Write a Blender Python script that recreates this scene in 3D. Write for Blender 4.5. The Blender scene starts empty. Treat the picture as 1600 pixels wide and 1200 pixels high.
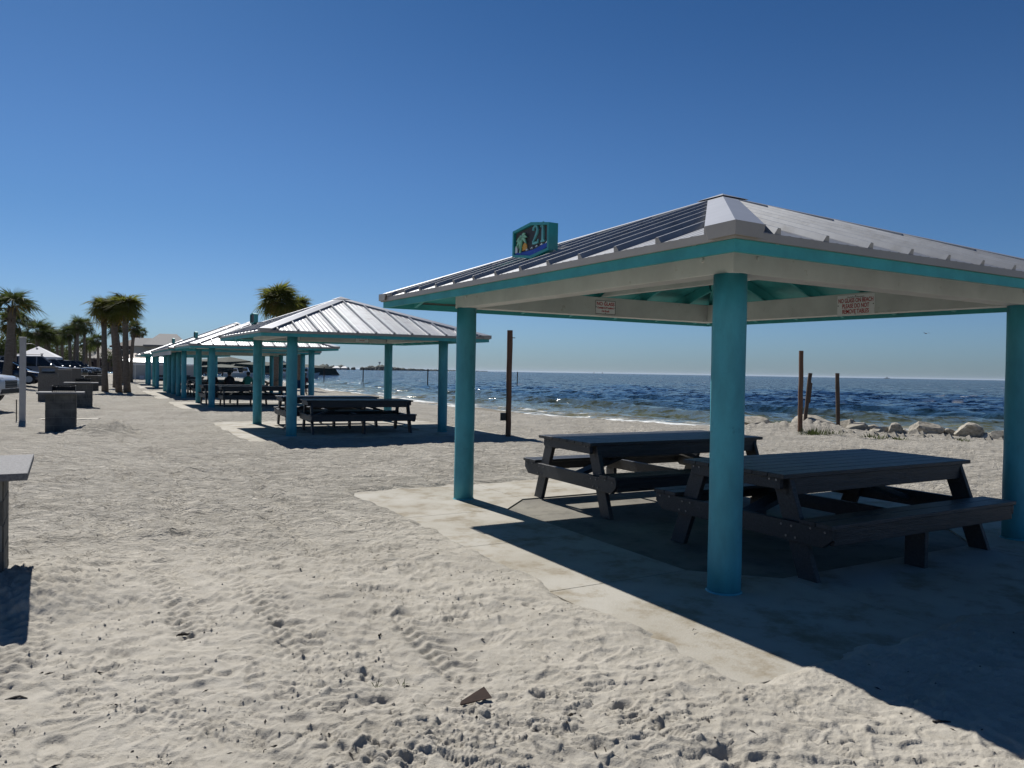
import bpy, math, random
import numpy as np
from mathutils import Vector, Matrix
random.seed(7)
R = math.radians
S = bpy.context.scene
COL = S.collection

# ---------------------------------------------------------------- camera, sky, sun, exposure
cam_data = bpy.data.cameras.new('camera')
cam_data.sensor_width = 36.0
cam_data.lens = 26.235
cam_data.clip_start = 0.05
cam_data.clip_end = 60000
cam = bpy.data.objects.new('camera', cam_data)
COL.objects.link(cam)
PITCH, ROLL, EYE, FPX = 0.0164, 0.0173, 1.6, 1166.0
cam.matrix_world = Matrix.Translation((0, 0, EYE)) @ Matrix.Rotation(math.pi/2 - PITCH, 4, 'X') @ Matrix.Rotation(ROLL, 4, 'Z')
S.camera = cam

SUN_AZ, SUN_EL = R(-33.0), R(45.5)
world = bpy.data.worlds.new('World')
S.world = world
world.use_nodes = True
wn = world.node_tree
bg = wn.nodes['Background']
sky = wn.nodes.new('ShaderNodeTexSky')
sky.sky_type = 'NISHITA'
sky.sun_disc = False
sky.sun_elevation = SUN_EL
sky.sun_rotation = SUN_AZ
sky.altitude = 0
sky.air_density = 1.0
sky.dust_density = 0.3
sky.ozone_density = 2.4
# the deep polarised blue of a clear winter sky: a tint that depends on elevation only, the same all round
w_tc = wn.nodes.new('ShaderNodeTexCoord'); w_sep = wn.nodes.new('ShaderNodeSeparateXYZ')
wn.links.new(w_tc.outputs['Generated'], w_sep.inputs[0])
w_r = wn.nodes.new('ShaderNodeValToRGB'); w_r.color_ramp.interpolation = 'EASE'
we = w_r.color_ramp.elements
we[0].position = 0.0; we[0].color = (0.48, 0.70, 1.10, 1)
we[1].position = 1.0; we[1].color = (0.23, 0.48, 0.76, 1)
w_e = we.new(0.06); w_e.color = (0.54, 0.79, 1.20, 1)
w_e = we.new(0.20); w_e.color = (0.44, 0.73, 1.08, 1)
w_e = we.new(0.50); w_e.color = (0.26, 0.55, 0.88, 1)
wn.links.new(w_sep.outputs[2], w_r.inputs[0])
w_m = wn.nodes.new('ShaderNodeMix'); w_m.data_type = 'RGBA'; w_m.blend_type = 'MULTIPLY'; w_m.inputs[0].default_value = 1.0
wn.links.new(sky.outputs[0], w_m.inputs[6]); wn.links.new(w_r.outputs[0], w_m.inputs[7])
wn.links.new(w_m.outputs[2], bg.inputs[0])
bg.inputs[1].default_value = 0.05
sun_data = bpy.data.lights.new('sun', 'SUN')
sun_data.energy = 5.0
sun_data.angle = R(0.5)
sun_data.color = (1.0, 0.96, 0.90)
sun = bpy.data.objects.new('sun', sun_data)
COL.objects.link(sun)
to_sun = Vector((math.sin(SUN_AZ)*math.cos(SUN_EL), math.cos(SUN_AZ)*math.cos(SUN_EL), math.sin(SUN_EL)))
sun.rotation_euler = (-to_sun).to_track_quat('-Z', 'Y').to_euler()
S.view_settings.view_transform = 'Standard'
S.view_settings.look = 'None'
S.view_settings.exposure = 0.3
S.view_settings.gamma = 1.0
S.view_settings.use_curve_mapping = False
S.cycles.max_bounces = 8
S.cycles.diffuse_bounces = 3
S.cycles.sample_clamp_indirect = 4.0

# ---------------------------------------------------------------- survey helpers (sight lines measured from the shooting point to real distances)
def sight(px, py):
    X, Y = px-800, py-600
    c, s = math.cos(ROLL), math.sin(ROLL)
    a, b = c*X+s*Y, -s*X+c*Y
    r, u = a/FPX, -b/FPX
    return (r, math.cos(PITCH)+u*math.sin(PITCH), -math.sin(PITCH)+u*math.cos(PITCH))
def G(px, py, z=0.0):
    v = sight(px, py); t = (z-EYE)/v[2]
    return Vector((v[0]*t, v[1]*t, z))
def AT(px, py, dist):
    v = sight(px, py); t = dist/v[1]
    return Vector((v[0]*t, dist, v[2]*t+EYE))
TH = 0.521
O0 = np.array([1.6, 5.523])
eV = np.array([math.cos(TH), math.sin(TH)])      # towards the sea
eU = np.array([-math.sin(TH), math.cos(TH)])     # along the row of pavilions
def UV(u, v, z=0.0):
    p = O0 + eU*u + eV*v
    return Vector((p[0], p[1], z))

# ---------------------------------------------------------------- materials
MATS = {}
def mat(name, col, rough=0.7, metal=0.0, var=0.12, scale=6.0, bump=0.0, bscale=40.0, col2=None, spec=0.5, stretch=(1, 1, 1), detail=4, coat=0, thr=None, piece=0.06, stain=None):
    if name in MATS: return MATS[name]
    m = bpy.data.materials.new(name); m.use_nodes = True
    nt = m.node_tree; b = nt.nodes['Principled BSDF']
    b.inputs['Roughness'].default_value = rough
    b.inputs['Metallic'].default_value = metal
    b.inputs['Specular IOR Level'].default_value = spec
    if coat: b.inputs['Coat Weight'].default_value = coat
    tc = nt.nodes.new('ShaderNodeTexCoord'); mp = nt.nodes.new('ShaderNodeMapping')
    mp.inputs['Scale'].default_value = stretch
    nt.links.new(tc.outputs['Object'], mp.inputs[0])
    n = nt.nodes.new('ShaderNodeTexNoise'); n.inputs['Scale'].default_value = scale; n.inputs['Detail'].default_value = detail
    n.inputs['Roughness'].default_value = 0.62
    nt.links.new(mp.outputs[0], n.inputs['Vector'])
    cr = nt.nodes.new('ShaderNodeValToRGB')
    c = np.array(col)
    c2 = np.array(col2) if col2 is not None else c*(1+var)
    c1 = c if col2 is not None else c*(1-var)
    cr.color_ramp.elements[0].position, cr.color_ramp.elements[1].position = thr or (0.32, 0.68)
    cr.color_ramp.elements[0].color = (*np.clip(c1, 0, 1), 1)
    cr.color_ramp.elements[1].color = (*np.clip(c2, 0, 1), 1)
    nt.links.new(n.outputs['Fac'], cr.inputs[0])
    oi = nt.nodes.new('ShaderNodeObjectInfo'); mr = nt.nodes.new('ShaderNodeMapRange'); mr.inputs[3].default_value = 1-piece; mr.inputs[4].default_value = 1+piece
    nt.links.new(oi.outputs['Random'], mr.inputs[0])
    ml = nt.nodes.new('ShaderNodeMix'); ml.data_type = 'RGBA'; ml.blend_type = 'MULTIPLY'; ml.inputs[0].default_value = 1.0
    nt.links.new(cr.outputs[0], ml.inputs[6]); nt.links.new(mr.outputs[0], ml.inputs[7]); last = ml.outputs[2]
    if stain:
        sc_, dark, lo_, hi_ = stain
        n5 = nt.nodes.new('ShaderNodeTexNoise'); n5.inputs['Scale'].default_value = sc_; n5.inputs['Detail'].default_value = 9; n5.inputs['Roughness'].default_value = 0.7
        nt.links.new(tc.outputs['Object'], n5.inputs['Vector'])
        r5 = nt.nodes.new('ShaderNodeValToRGB'); r5.color_ramp.elements[0].position = lo_; r5.color_ramp.elements[1].position = hi_
        r5.color_ramp.elements[0].color = (*dark, 1); r5.color_ramp.elements[1].color = (1, 1, 1, 1); nt.links.new(n5.outputs['Fac'], r5.inputs[0])
        m5 = nt.nodes.new('ShaderNodeMix'); m5.data_type = 'RGBA'; m5.blend_type = 'MULTIPLY'; m5.inputs[0].default_value = 1.0
        nt.links.new(last, m5.inputs[6]); nt.links.new(r5.outputs[0], m5.inputs[7]); last = m5.outputs[2]
    nt.links.new(last, b.inputs['Base Color'])
    if bump:
        n2 = nt.nodes.new('ShaderNodeTexNoise'); n2.inputs['Scale'].default_value = bscale; n2.inputs['Detail'].default_value = 5
        nt.links.new(mp.outputs[0], n2.inputs['Vector'])
        bp = nt.nodes.new('ShaderNodeBump'); bp.inputs['Strength'].default_value = bump; bp.inputs['Distance'].default_value = 0.01
        nt.links.new(n2.outputs['Fac'], bp.inputs['Height']); nt.links.new(bp.outputs[0], b.inputs['Normal'])
    MATS[name] = m
    return m

M_TEAL = mat('teal_paint', (0.055, 0.300, 0.365), 0.6, var=0.20, scale=5, bump=0.45, bscale=14, stretch=(1, 1, 0.35), detail=9, stain=(7.0, (0.62, 0.66, 0.68), 0.30, 0.40))
M_TEALW = mat('teal_wood_paint', (0.045, 0.33, 0.34), 0.6, var=0.15, scale=4, bump=0.15, bscale=30)
M_CREAM = mat('cream_paint', (0.60, 0.61, 0.59), 0.6, var=0.10, scale=2.5, detail=8, bump=0.15, bscale=25, stain=(9.0, (0.70, 0.67, 0.60), 0.29, 0.38))
M_FLASH = mat('flashing_metal', (0.32, 0.295, 0.26), 0.5, var=0.06, scale=3)
M_ROOF = mat('galvanised_roof', (0.30, 0.31, 0.325), 0.44, metal=0.5, var=0.10, scale=5, bump=0.05, bscale=9, piece=0.09, stain=(4.0, (0.80, 0.78, 0.75), 0.32, 0.45))
M_CAP = mat('galvanised_cap', (0.36, 0.37, 0.39), 0.42, metal=0.5, var=0.05, scale=3, bump=0.04, bscale=5)
M_TABLE = mat('charcoal_plastic_lumber', (0.026, 0.028, 0.032), 0.45, var=0.45, scale=9, bump=0.5, bscale=30, stretch=(0.35, 6, 6), spec=0.45, piece=0.22, stain=(6.0, (1.7, 1.65, 1.55), 0.30, 0.42))
M_BOLT = mat('bolt_steel', (0.22, 0.22, 0.23), 0.45, metal=0.9)
M_CONC = mat('pale_concrete', (0.275, 0.248, 0.195), 0.85, col2=(0.37, 0.350, 0.305), scale=1.1, bump=0.35, bscale=60, detail=9, thr=(0.36, 0.60), piece=0.03, stain=(2.2, (0.72, 0.66, 0.56), 0.36, 0.50))
M_PAD = mat('dark_concrete', (0.13, 0.12, 0.10), 0.85, col2=(0.22, 0.205, 0.165), scale=1.6, bump=0.3, bscale=50, detail=8, stain=(3.0, (0.6, 0.6, 0.58), 0.36, 0.5))
M_BLOCK = mat('grey_block', (0.05, 0.05, 0.047), 0.9, col2=(0.15, 0.145, 0.13), scale=4, bump=0.6, bscale=60, detail=6)
M_MORTAR = mat('mortar', (0.20, 0.195, 0.18), 0.95)
M_SLABT = mat('speckled_slab', (0.09, 0.092, 0.10), 0.8, col2=(0.19, 0.19, 0.195), scale=60, bump=0.5, bscale=90)
M_BIN = mat('exposed_aggregate', (0.14, 0.13, 0.115), 0.9, var=0.3, scale=40, bump=0.5, bscale=60)
M_DARK = mat('black_metal', (0.012, 0.012, 0.013), 0.5, var=0.3)
M_POSTW = mat('white_post', (0.40, 0.39, 0.38), 0.6, var=0.08)
M_WOOD = mat('brown_piling', (0.17, 0.085, 0.045), 0.8, col2=(0.08, 0.045, 0.03), scale=3, stretch=(4, 4, 0.6), bump=0.7, bscale=20, detail=6)
M_WOODD = mat('dark_piling', (0.05, 0.036, 0.028), 0.8, col2=(0.11, 0.07, 0.045), scale=3, stretch=(4, 4, 0.6), bump=0.7, bscale=20)
M_ROCK = mat('limestone', (0.15, 0.135, 0.105), 0.9, col2=(0.42, 0.385, 0.32), scale=5, bump=0.9, bscale=16, detail=8)
M_BARK = mat('palm_bark', (0.10, 0.08, 0.062), 0.9, col2=(0.19, 0.155, 0.125), scale=5, bump=1.0, bscale=14, stretch=(1, 1, 2.5))
M_BOOT = mat('palm_boot', (0.07, 0.045, 0.032), 0.9, var=0.3, scale=12, bump=0.8)
def leaf_mat(name, c1, c2, tr=0.35):
    m = mat(name, c1, 0.75, col2=c2, scale=3.0, spec=0.15)
    nt = m.node_tree; b = nt.nodes['Principled BSDF']; out = nt.nodes['Material Output']
    t = nt.nodes.new('ShaderNodeBsdfTranslucent'); mx = nt.nodes.new('ShaderNodeMixShader')
    cr = [n for n in nt.nodes if n.type == 'VALTORGB'][0]
    hs = nt.nodes.new('ShaderNodeHueSaturation'); hs.inputs['Value'].default_value = 1.5; hs.inputs['Saturation'].default_value = 1.1
    nt.links.new(cr.outputs[0], hs.inputs['Color']); nt.links.new(hs.outputs[0], t.inputs[0])
    mx.inputs[0].default_value = tr
    nt.links.new(b.outputs[0], mx.inputs[1]); nt.links.new(t.outputs[0], mx.inputs[2]); nt.links.new(mx.outputs[0], out.inputs[0])
    return m
M_LEAF = leaf_mat('palm_leaf', (0.075, 0.090, 0.022), (0.150, 0.150, 0.040), 0.45)
M_LEAFD = leaf_mat('palm_leaf_dark', (0.038, 0.056, 0.020), (0.075, 0.088, 0.030), 0.35)
M_LEAFY = leaf_mat('palm_leaf_dry', (0.16, 0.11, 0.035), (0.24, 0.17, 0.06), 0.35)
M_SHRUB = leaf_mat('scrub_leaf', (0.035, 0.05, 0.018), (0.07, 0.085, 0.03), 0.25)

# ---------------------------------------------------------------- mesh builder
class MB:
    def __init__(s): s.v = []; s.f = []; s.m = []
    def add(s, vs, fs, mi=0):
        o = len(s.v); s.v += [tuple(p) for p in vs]
        s.f += [tuple(i+o for i in f) for f in fs]; s.m += [mi]*len(fs); return s
    def hexa(s, p, mi=0):      # 8 points: bottom loop 0-3 (ccw from above), top loop 4-7
        return s.add(p, [(3, 2, 1, 0), (4, 5, 6, 7), (0, 1, 5, 4), (1, 2, 6, 5), (2, 3, 7, 6), (3, 0, 4, 7)], mi)
    def box(s, x0, x1, y0, y1, z0, z1, mi=0):
        return s.hexa([(x0, y0, z0), (x1, y0, z0), (x1, y1, z0), (x0, y1, z0), (x0, y0, z1), (x1, y0, z1), (x1, y1, z1), (x0, y1, z1)], mi)
    def bar(s, a, b, w, h, up=(0, 0, 1), mi=0):   # box beam from a to b, w sideways, h along up
        a, b = Vector(a), Vector(b); d = (b-a).normalized(); up = Vector(up)
        side = d.cross(up).normalized(); u2 = side.cross(d).normalized()
        p = []
        for q in (a, b):
            p += [q-side*w/2-u2*h/2, q+side*w/2-u2*h/2, q+side*w/2+u2*h/2, q-side*w/2+u2*h/2]
        return s.add(p, [(0, 1, 2, 3), (7, 6, 5, 4), (0, 4, 5, 1), (1, 5, 6, 2), (2, 6, 7, 3), (3, 7, 4, 0)], mi)
    def prism(s, poly, z0, z1, mi=0):   # polygon in xy (ccw), z0/z1 number or function
        f0 = z0 if callable(z0) else (lambda x, y: z0); f1 = z1 if callable(z1) else (lambda x, y: z1)
        n = len(poly)
        vs = [(x, y, f0(x, y)) for x, y in poly]+[(x, y, f1(x, y)) for x, y in poly]
        fs = [tuple(range(n-1, -1, -1)), tuple(range(n, 2*n))]+[(i, (i+1) % n, n+(i+1) % n, n+i) for i in range(n)]
        return s.add(vs, fs, mi)
    def tube(s, pts, rad, n=10, mi=0, cap=True):
        pts = [Vector(p) for p in pts]; rings = []
        for i, p in enumerate(pts):
            d = (pts[min(i+1, len(pts)-1)]-pts[max(i-1, 0)]).normalized()
            ref = Vector((1, 0, 0)) if abs(d.x) < 0.8 else Vector((0, 1, 0))
            a = d.cross(ref).normalized(); b = d.cross(a)
            r = rad[i] if isinstance(rad, (list, tuple)) else rad
            rings.append([p+a*math.cos(2*math.pi*k/n)*r+b*math.sin(2*math.pi*k/n)*r for k in range(n)])
        vs = [q for r_ in rings for q in r_]; fs = []
        for i in range(len(pts)-1):
            for k in range(n):
                k2 = (k+1) % n; fs.append((i*n+k, i*n+k2, (i+1)*n+k2, (i+1)*n+k))
        if cap: fs += [tuple(range(n-1, -1, -1)), tuple(range((len(pts)-1)*n, len(pts)*n))]
        return s.add(vs, fs, mi)
    def mesh(s, name, mats, smooth=False, fix=True):
        me = bpy.data.meshes.new(name); me.from_pydata(s.v, [], s.f)
        for m in (mats if isinstance(mats, (list, tuple)) else [mats]): me.materials.append(m)
        if any(s.m): me.polygons.foreach_set('material_index', s.m)
        if fix:
            import bmesh
            bm = bmesh.new(); bm.from_mesh(me); bmesh.ops.recalc_face_normals(bm, faces=bm.faces); bm.to_mesh(me); bm.free()
        if smooth: me.shade_smooth()
        me.update(); return me
    def build(s, name, mats, parent=None, smooth=False, bevel=0.0, loc=None, fix=True):
        o = bpy.data.objects.new(name, s.mesh(name, mats, smooth, fix)); COL.objects.link(o)
        if parent: o.parent = parent
        if loc is not None: o.location = loc
        if bevel:
            b = o.modifiers.new('bevel', 'BEVEL'); b.width = bevel; b.segments = 2; b.limit_method = 'ANGLE'; b.angle_limit = R(40)
        return o
def tag(o, label=None, cat=None, group=None, kind=None):
    if label: o['label'] = label
    if cat: o['category'] = cat
    if group: o['group'] = group
    if kind: o['kind'] = kind
    return o
def thing(name, label, cat, loc=(0, 0, 0), rz=0.0, group=None):
    o = bpy.data.objects.new(name, None); COL.objects.link(o); o.empty_display_size = 0.2
    o.location = loc; o.rotation_euler = (0, 0, rz)
    return tag(o, label, cat, group)
def place(me, name, parent=None, loc=(0, 0, 0), rot=(0, 0, 0), sc=(1, 1, 1)):
    o = bpy.data.objects.new(name, me); COL.objects.link(o)
    if parent: o.parent = parent
    o.location = loc; o.rotation_euler = rot; o.scale = sc if isinstance(sc, tuple) else (sc, sc, sc)
    return o
KIDS = {}
def copy_tree(src, loc, rz=None, label=None, group=None, parent=None):
    kids = {}
    for o in list(bpy.data.objects):
        if o.parent: kids.setdefault(o.parent.name, []).append(o)
    def rec(o, par):
        c = o.copy(); COL.objects.link(c); c.parent = par
        for ch in kids.get(o.name, []): rec(ch, c)
        return c
    c = rec(src, parent); c.location = loc
    if rz is not None: c.rotation_euler = (0, 0, rz)
    if label: c['label'] = label
    if group: c['group'] = group
    return c

# ---------------------------------------------------------------- noise
rng = np.random.RandomState(11)
PERM = rng.permutation(512).astype(np.int64)
ANG = rng.rand(512)*2*np.pi
GX, GY = np.cos(ANG), np.sin(ANG)
def gnoise(x, y, seed=0):
    xi, yi = np.floor(x).astype(np.int64), np.floor(y).astype(np.int64)
    xf, yf = x-xi, y-yi
    def h(i, j): return PERM[(PERM[(i+seed*17) & 511]+j+seed*31) & 511]
    u, v = xf*xf*xf*(xf*(xf*6-15)+10), yf*yf*yf*(yf*(yf*6-15)+10)
    def g(i, j, dx, dy):
        k = h(i, j); return GX[k]*dx+GY[k]*dy
    a, b = g(xi, yi, xf, yf), g(xi+1, yi, xf-1, yf)
    c, d = g(xi, yi+1, xf, yf-1), g(xi+1, yi+1, xf-1, yf-1)
    return ((a*(1-u)+b*u)*(1-v)+(c*(1-u)+d*u)*v)*1.5
def sstep(a, b, x):
    t = np.clip((x-a)/(b-a), 0, 1); return t*t*(3-2*t)

# ---------------------------------------------------------------- lie of the land
SHORE = np.array([(60, -60), (34, -10), (24, 8), (19, 18), (17.6, 24.0), (14.8, 27.6), (11.5, 27.4), (8.6, 27.2), (5.18, 30.03), (0.02, 35.44), (-6.64, 48.47),
                  (-12.0, 58.3), (-18.1, 70.35), (-23.12, 81.68), (-28, 96), (-36, 112), (-52, 132), (-110, 170), (-260, 230), (-900, 420)], float)
def shore_dist(x, y):      # positive on land (left of the line seen walking away from the camera)
    best = np.full(x.shape, 1e18); sgn = np.ones(x.shape)
    for (ax, ay), (bx, by) in zip(SHORE[:-1], SHORE[1:]):
        dx, dy = bx-ax, by-ay; L2 = dx*dx+dy*dy
        t = np.clip(((x-ax)*dx+(y-ay)*dy)/L2, 0, 1)
        ex, ey = x-(ax+t*dx), y-(ay+t*dy); d = ex*ex+ey*ey
        cr = dx*(y-ay)-dy*(x-ax)
        upd = d < best*0.999999
        best = np.where(upd, d, best); sgn = np.where(upd, np.sign(cr), sgn)
    return np.sqrt(best)*sgn
WATER_Z = -0.35
def base_height(x, y):
    d = shore_dist(x, y)+0.35*gnoise(x/3.1, y/3.1, 5)+0.15*gnoise(x/0.9, y/0.9, 6)
    z = np.where(d > 0, WATER_Z+0.36*sstep(0, 1, np.clip(d, 0, 6)/6.0*0.98), WATER_Z-0.07*np.clip(-d, 0, 30))
    u = (x-O0[0])*eU[0]+(y-O0[1])*eU[1]; v = (x-O0[0])*eV[0]+(y-O0[1])*eV[1]
    z = z+0.3*sstep(-6.2, -8.2, v)*sstep(14, 20, u)
    return z, u, v, d

# pavilion frames: origin of the column nearest the car park and camera, heading, bay sizes
PAVS = [dict(o=(1.6, 5.523), th=0.521, a=4.384, b=4.073, ov=0.80, z=2.343, tu=0.009, tv=0.003, dz=0.187, za=3.593, ou=-0.04, ovv=0.04),
        dict(o=(-5.18, 17.56), th=0.518, a=4.077, b=3.883, ov=0.88, z=2.34, tu=0.007, tv=0.009, dz=0.15, za=3.50, ou=0.05, ovv=-0.17)]
FAR = [((-11.75, 29.2), 0.515), ((-25.2, 53.0), 0.50), ((-29.9, 61.5), 0.50)]
HALL = dict(o=(-16.45, 37.4), th=0.515)
SLABS = []   # (origin, theta, u0, u1, v0, v1)
SLABS.append(((1.6, 5.523), 0.521, -1.3, 5.47, -1.18, 5.3))
SLABS.append(((-5.18, 17.56), 0.518, -1.25, 5.2, -1.2, 5.1))
for o, t in FAR: SLABS.append((o, t, -1.25, 5.2, -1.2, 5.1))
SLABS.append((HALL['o'], HALL['th'], -1.2, 12.0, -1.3, 7.2))
def slab_dist(x, y):
    best = np.full(x.shape, 1e9)
    for (ox, oy), t, u0, u1, v0, v1 in SLABS:
        u = -(x-ox)*math.sin(t)+(y-oy)*math.cos(t); v = (x-ox)*math.cos(t)+(y-oy)*math.sin(t)
        du = np.maximum(u0-u, u-u1); dv = np.maximum(v0-v, v-v1)
        d = np.where((du > 0) & (dv > 0), np.hypot(np.maximum(du, 0), np.maximum(dv, 0)), np.maximum(du, dv))
        best = np.minimum(best, d)
    return best
# heaps of sand (x, y, radius, height)
HEAPS = [(1.30, 3.80, 0.50, 0.030), (1.75, 4.0, 0.4, 0.016), (-3.35, 5.15, 0.75, 0.13), (-3.1, 4.75, 0.4, 0.06), (-9.6, 17.2, 0.62, 0.20), (-9.15, 17.5, 0.5, 0.16), (-3.3, 7.1, 0.5, 0.07), (-2.5, 7.0, 0.4, 0.04), (8.6, 22.7, 1.2, 0.22), (7.2, 22.4, 1.2, 0.16), (9.6, 23.0, 1.0, 0.2)]

def sand_relief(x, y):
    r = np.hypot(x, y)
    def oct_(lam, amp, seed, sx=1.0, sy=1.0):
        fade = np.clip((lam*0.9)/(r*r*0.0009+1e-6), 0, 1) if lam < 0.5 else 1.0
        return amp*gnoise(x/lam*sx, y/lam*sy, seed)*fade
    wx = x+0.22*gnoise(x/0.8, y/0.8, 21); wy = y+0.22*gnoise(x/0.8, y/0.8, 22)
    h = 0.032*gnoise(x/2.6, y/2.6, 1)+0.024*gnoise(wx/0.95, wy/0.60, 2)+0.022*gnoise(wx/0.42, wy/0.26, 8)*sstep(5, 11, r)
    # scuffed ridges: soft crests with steeper lee side
    rid = 1-np.abs(gnoise(wx/0.55, wy/0.34, 3))*2.2
    h = h+0.017*np.clip(rid, -0.6, 1)**2*np.sign(rid)*sstep(-0.35, 0.35, gnoise(x/1.7, y/1.7, 9))
    rid2 = 1-np.abs(gnoise(wx/0.26+3, wy/0.15, 4))*2.4
    h = h+0.0075*np.clip(rid2, -0.7, 1)*sstep(-0.3, 0.3, gnoise(x/0.9, y/0.9, 10))
    h = h+oct_(0.17, 0.006, 5)+0.012*gnoise(wx/0.16, wy/0.12, 6)*sstep(4, 9, r)*sstep(26, 14, r)
    # broken crusts: low steps with a sharp lip
    for lam, st, sd_, am in ((0.70, .40, 91, .013), (0.36, .36, 92, .0095), (0.20, .45, 93, .006)):
        nn = gnoise(wx/lam, wy/(lam*st), sd_)+0.25*gnoise(x/0.07, y/0.05, sd_+5)
        fd = 1.0 if lam > .25 else np.clip(1.6-r/9, 0, 1)
        h = h+am*sstep(0.02, 0.055, nn)*(1-0.6*sstep(0.1, 0.6, nn))*fd*sstep(-0.35, 0.25, gnoise(x/1.3, y/1.3, sd_+9))
    # churned, clumpy patches
    cl = sstep(0.10, 0.40, gnoise(x/0.75+7, y/0.6, 12)+0.35*gnoise(x/0.22, y/0.22, 13))
    h = h+cl*(0.0062*gnoise(x/0.062, y/0.045, 14)+0.0062*gnoise(x/0.033, y/0.026, 15)*np.clip(1.7-r/7, 0, 1)*1.5+oct_(0.02, 0.005, 16))
    h = h+oct_(0.06, 0.0032, 17)+oct_(0.022, 0.0014, 18)
    return h
def tread(x, y):
    """vehicle tracks running along the row, and a curved one crossing"""
    h = np.zeros_like(x)
    u = (x-O0[0])*eU[0]+(y-O0[1])*eU[1]; v = (x-O0[0])*eV[0]+(y-O0[1])*eV[1]
    for v0, wob, wid in ((-3.05, 0.16, 0.24), (-3.62, 0.16, 0.24), (-4.75, 0.25, 0.22), (-2.2, 0.2, 0.2)):
        c = v-(v0+wob*np.sin(u*0.42+v0)+0.1*np.sin(u*1.1))
        band = np.exp(-(c/wid*1.6)**6)
        vis = sstep(-0.35, 0.05, gnoise(u/1.9+v0*3, v/1.5, 33))*sstep(-2.6, -0.2, u)*sstep(60, 25, u)
        chev = np.sin(2*np.pi*(u+np.abs(c)*0.9)/0.10)
        h += band*vis*(-0.016+0.0095*chev+0.006*gnoise(x/0.05, y/0.05, 35))+vis*0.011*np.exp(-((np.abs(c)-wid*0.85)/0.06)**2)
    return h
def add_prints(x, y, z, n=1700):
    rp = np.random.RandomState(5)
    ix = np.argsort(x); xs = x[ix]
    for k in range(n):
        if k < 1250:
            rr = 1.9+11*rp.rand()**1.15; an = rp.uniform(-0.82, 0.80)
        else:
            rr = rp.uniform(9, 26); an = rp.uniform(-0.72, 0.55)
        px, py = rr*math.sin(an), rr*math.cos(an)
        th = rp.choice([TH+math.pi/2, TH-math.pi/2, TH, rp.uniform(0, 6.28)])+rp.normal(0, 0.35)
        L, W = rp.uniform(0.12, 0.16), rp.uniform(0.045, 0.062); dep = rp.uniform(0.004, 0.017)*(1.3 if rr > 6 else 1)
        lo, hi = np.searchsorted(xs, px-0.26), np.searchsorted(xs, px+0.26)
        q = ix[lo:hi]; q = q[np.abs(y[q]-py) < 0.26]
        if len(q) == 0: continue
        a = (x[q]-px)*math.cos(th)+(y[q]-py)*math.sin(th); b = -(x[q]-px)*math.sin(th)+(y[q]-py)*math.cos(th)
        wl = W*(1.0+0.25*np.cos(a/L*2.2+0.8))
        e = np.sqrt((a/L)**2+(b/wl)**2)
        ins = sstep(1.12, 0.72, e)
        toe = 0.65+0.35*np.cos((a/L+0.9)*2.3)
        rim = np.exp(-((e-1.28)/0.20)**2)*(0.6+0.4*np.tanh(a/L*2))
        g = -dep*ins*toe+dep*0.60*rim
        if rp.rand() < 0.45 and rr < 8: g = g+ins*0.0024*np.sin(2*np.pi*a/0.017+b*30)
        z[q] += g
    return z
def sand_height(x, y, detail=True):
    zb, u, v, d = base_height(x, y)
    sd = slab_dist(x, y)
    rel = sand_relief(x, y)
    if detail: rel = rel+tread(x, y)
    for hx, hy, hr, hh in HEAPS:
        e = np.hypot(x-hx, y-hy)/hr; k = np.exp(-(e*1.25)**2)
        rel = rel+hh*k*(1+0.22*gnoise(x/0.16, y/0.16, 41)+0.10*gnoise(x/0.07, y/0.07, 42))+0.016*k*np.abs(gnoise(x/0.045, y/0.045, 43))
    if detail: add_prints(x, y, rel)
    rel = rel*(0.45+0.55*sstep(0.0, 0.7, sd))+0.012*sstep(1.0, 0.1, sd)
    m = sstep(-0.16, 0.04, sd+0.10*gnoise(x/0.55, y/0.55, 51)+0.05*gnoise(x/0.16, y/0.16, 52)-0.02)
    wet = sstep(2.2, 0.4, d)          # smoothed by the waves
    rel = rel*(1-0.8*wet)*np.where(d < 0, 0.2, 1)
    z = np.where(m > 0, (zb+0.008+rel)*1.0, 0)*m+(-0.02)*(1-m)*(zb > -0.3)+zb*(1-m)*(zb <= -0.3)
    return z, d

def grid_mesh(name, X, Y, Z, m, smooth=True, attrs=None, keep=None):
    nr, nc = X.shape
    co = np.stack([X, Y, Z], -1).reshape(-1, 3).astype(np.float32)
    i = np.arange(nr*nc).reshape(nr, nc)
    q = np.stack([i[:-1, :-1], i[:-1, 1:], i[1:, 1:], i[1:, :-1]], -1).reshape(-1, 4)
    if keep is not None:
        kq = keep.reshape(-1)[q].any(1); q = q[kq]
    me = bpy.data.meshes.new(name)
    me.vertices.add(len(co)); me.vertices.foreach_set('co', co.ravel())
    me.loops.add(q.size); me.loops.foreach_set('vertex_index', q.ravel().astype(np.int32))
    me.polygons.add(len(q)); me.polygons.foreach_set('loop_start', np.arange(0, q.size, 4, dtype=np.int32))
    me.polygons.foreach_set('loop_total', np.full(len(q), 4, np.int32))
    me.materials.append(m)
    if attrs:
        for k, a in attrs.items():
            at = me.attributes.new(k, 'FLOAT', 'POINT'); at.data.foreach_set('value', a.reshape(-1).astype(np.float32))
    me.update(calc_edges=True)
    if smooth: me.shade_smooth()
    o = bpy.data.objects.new(name, me); COL.objects.link(o)
    return o

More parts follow.
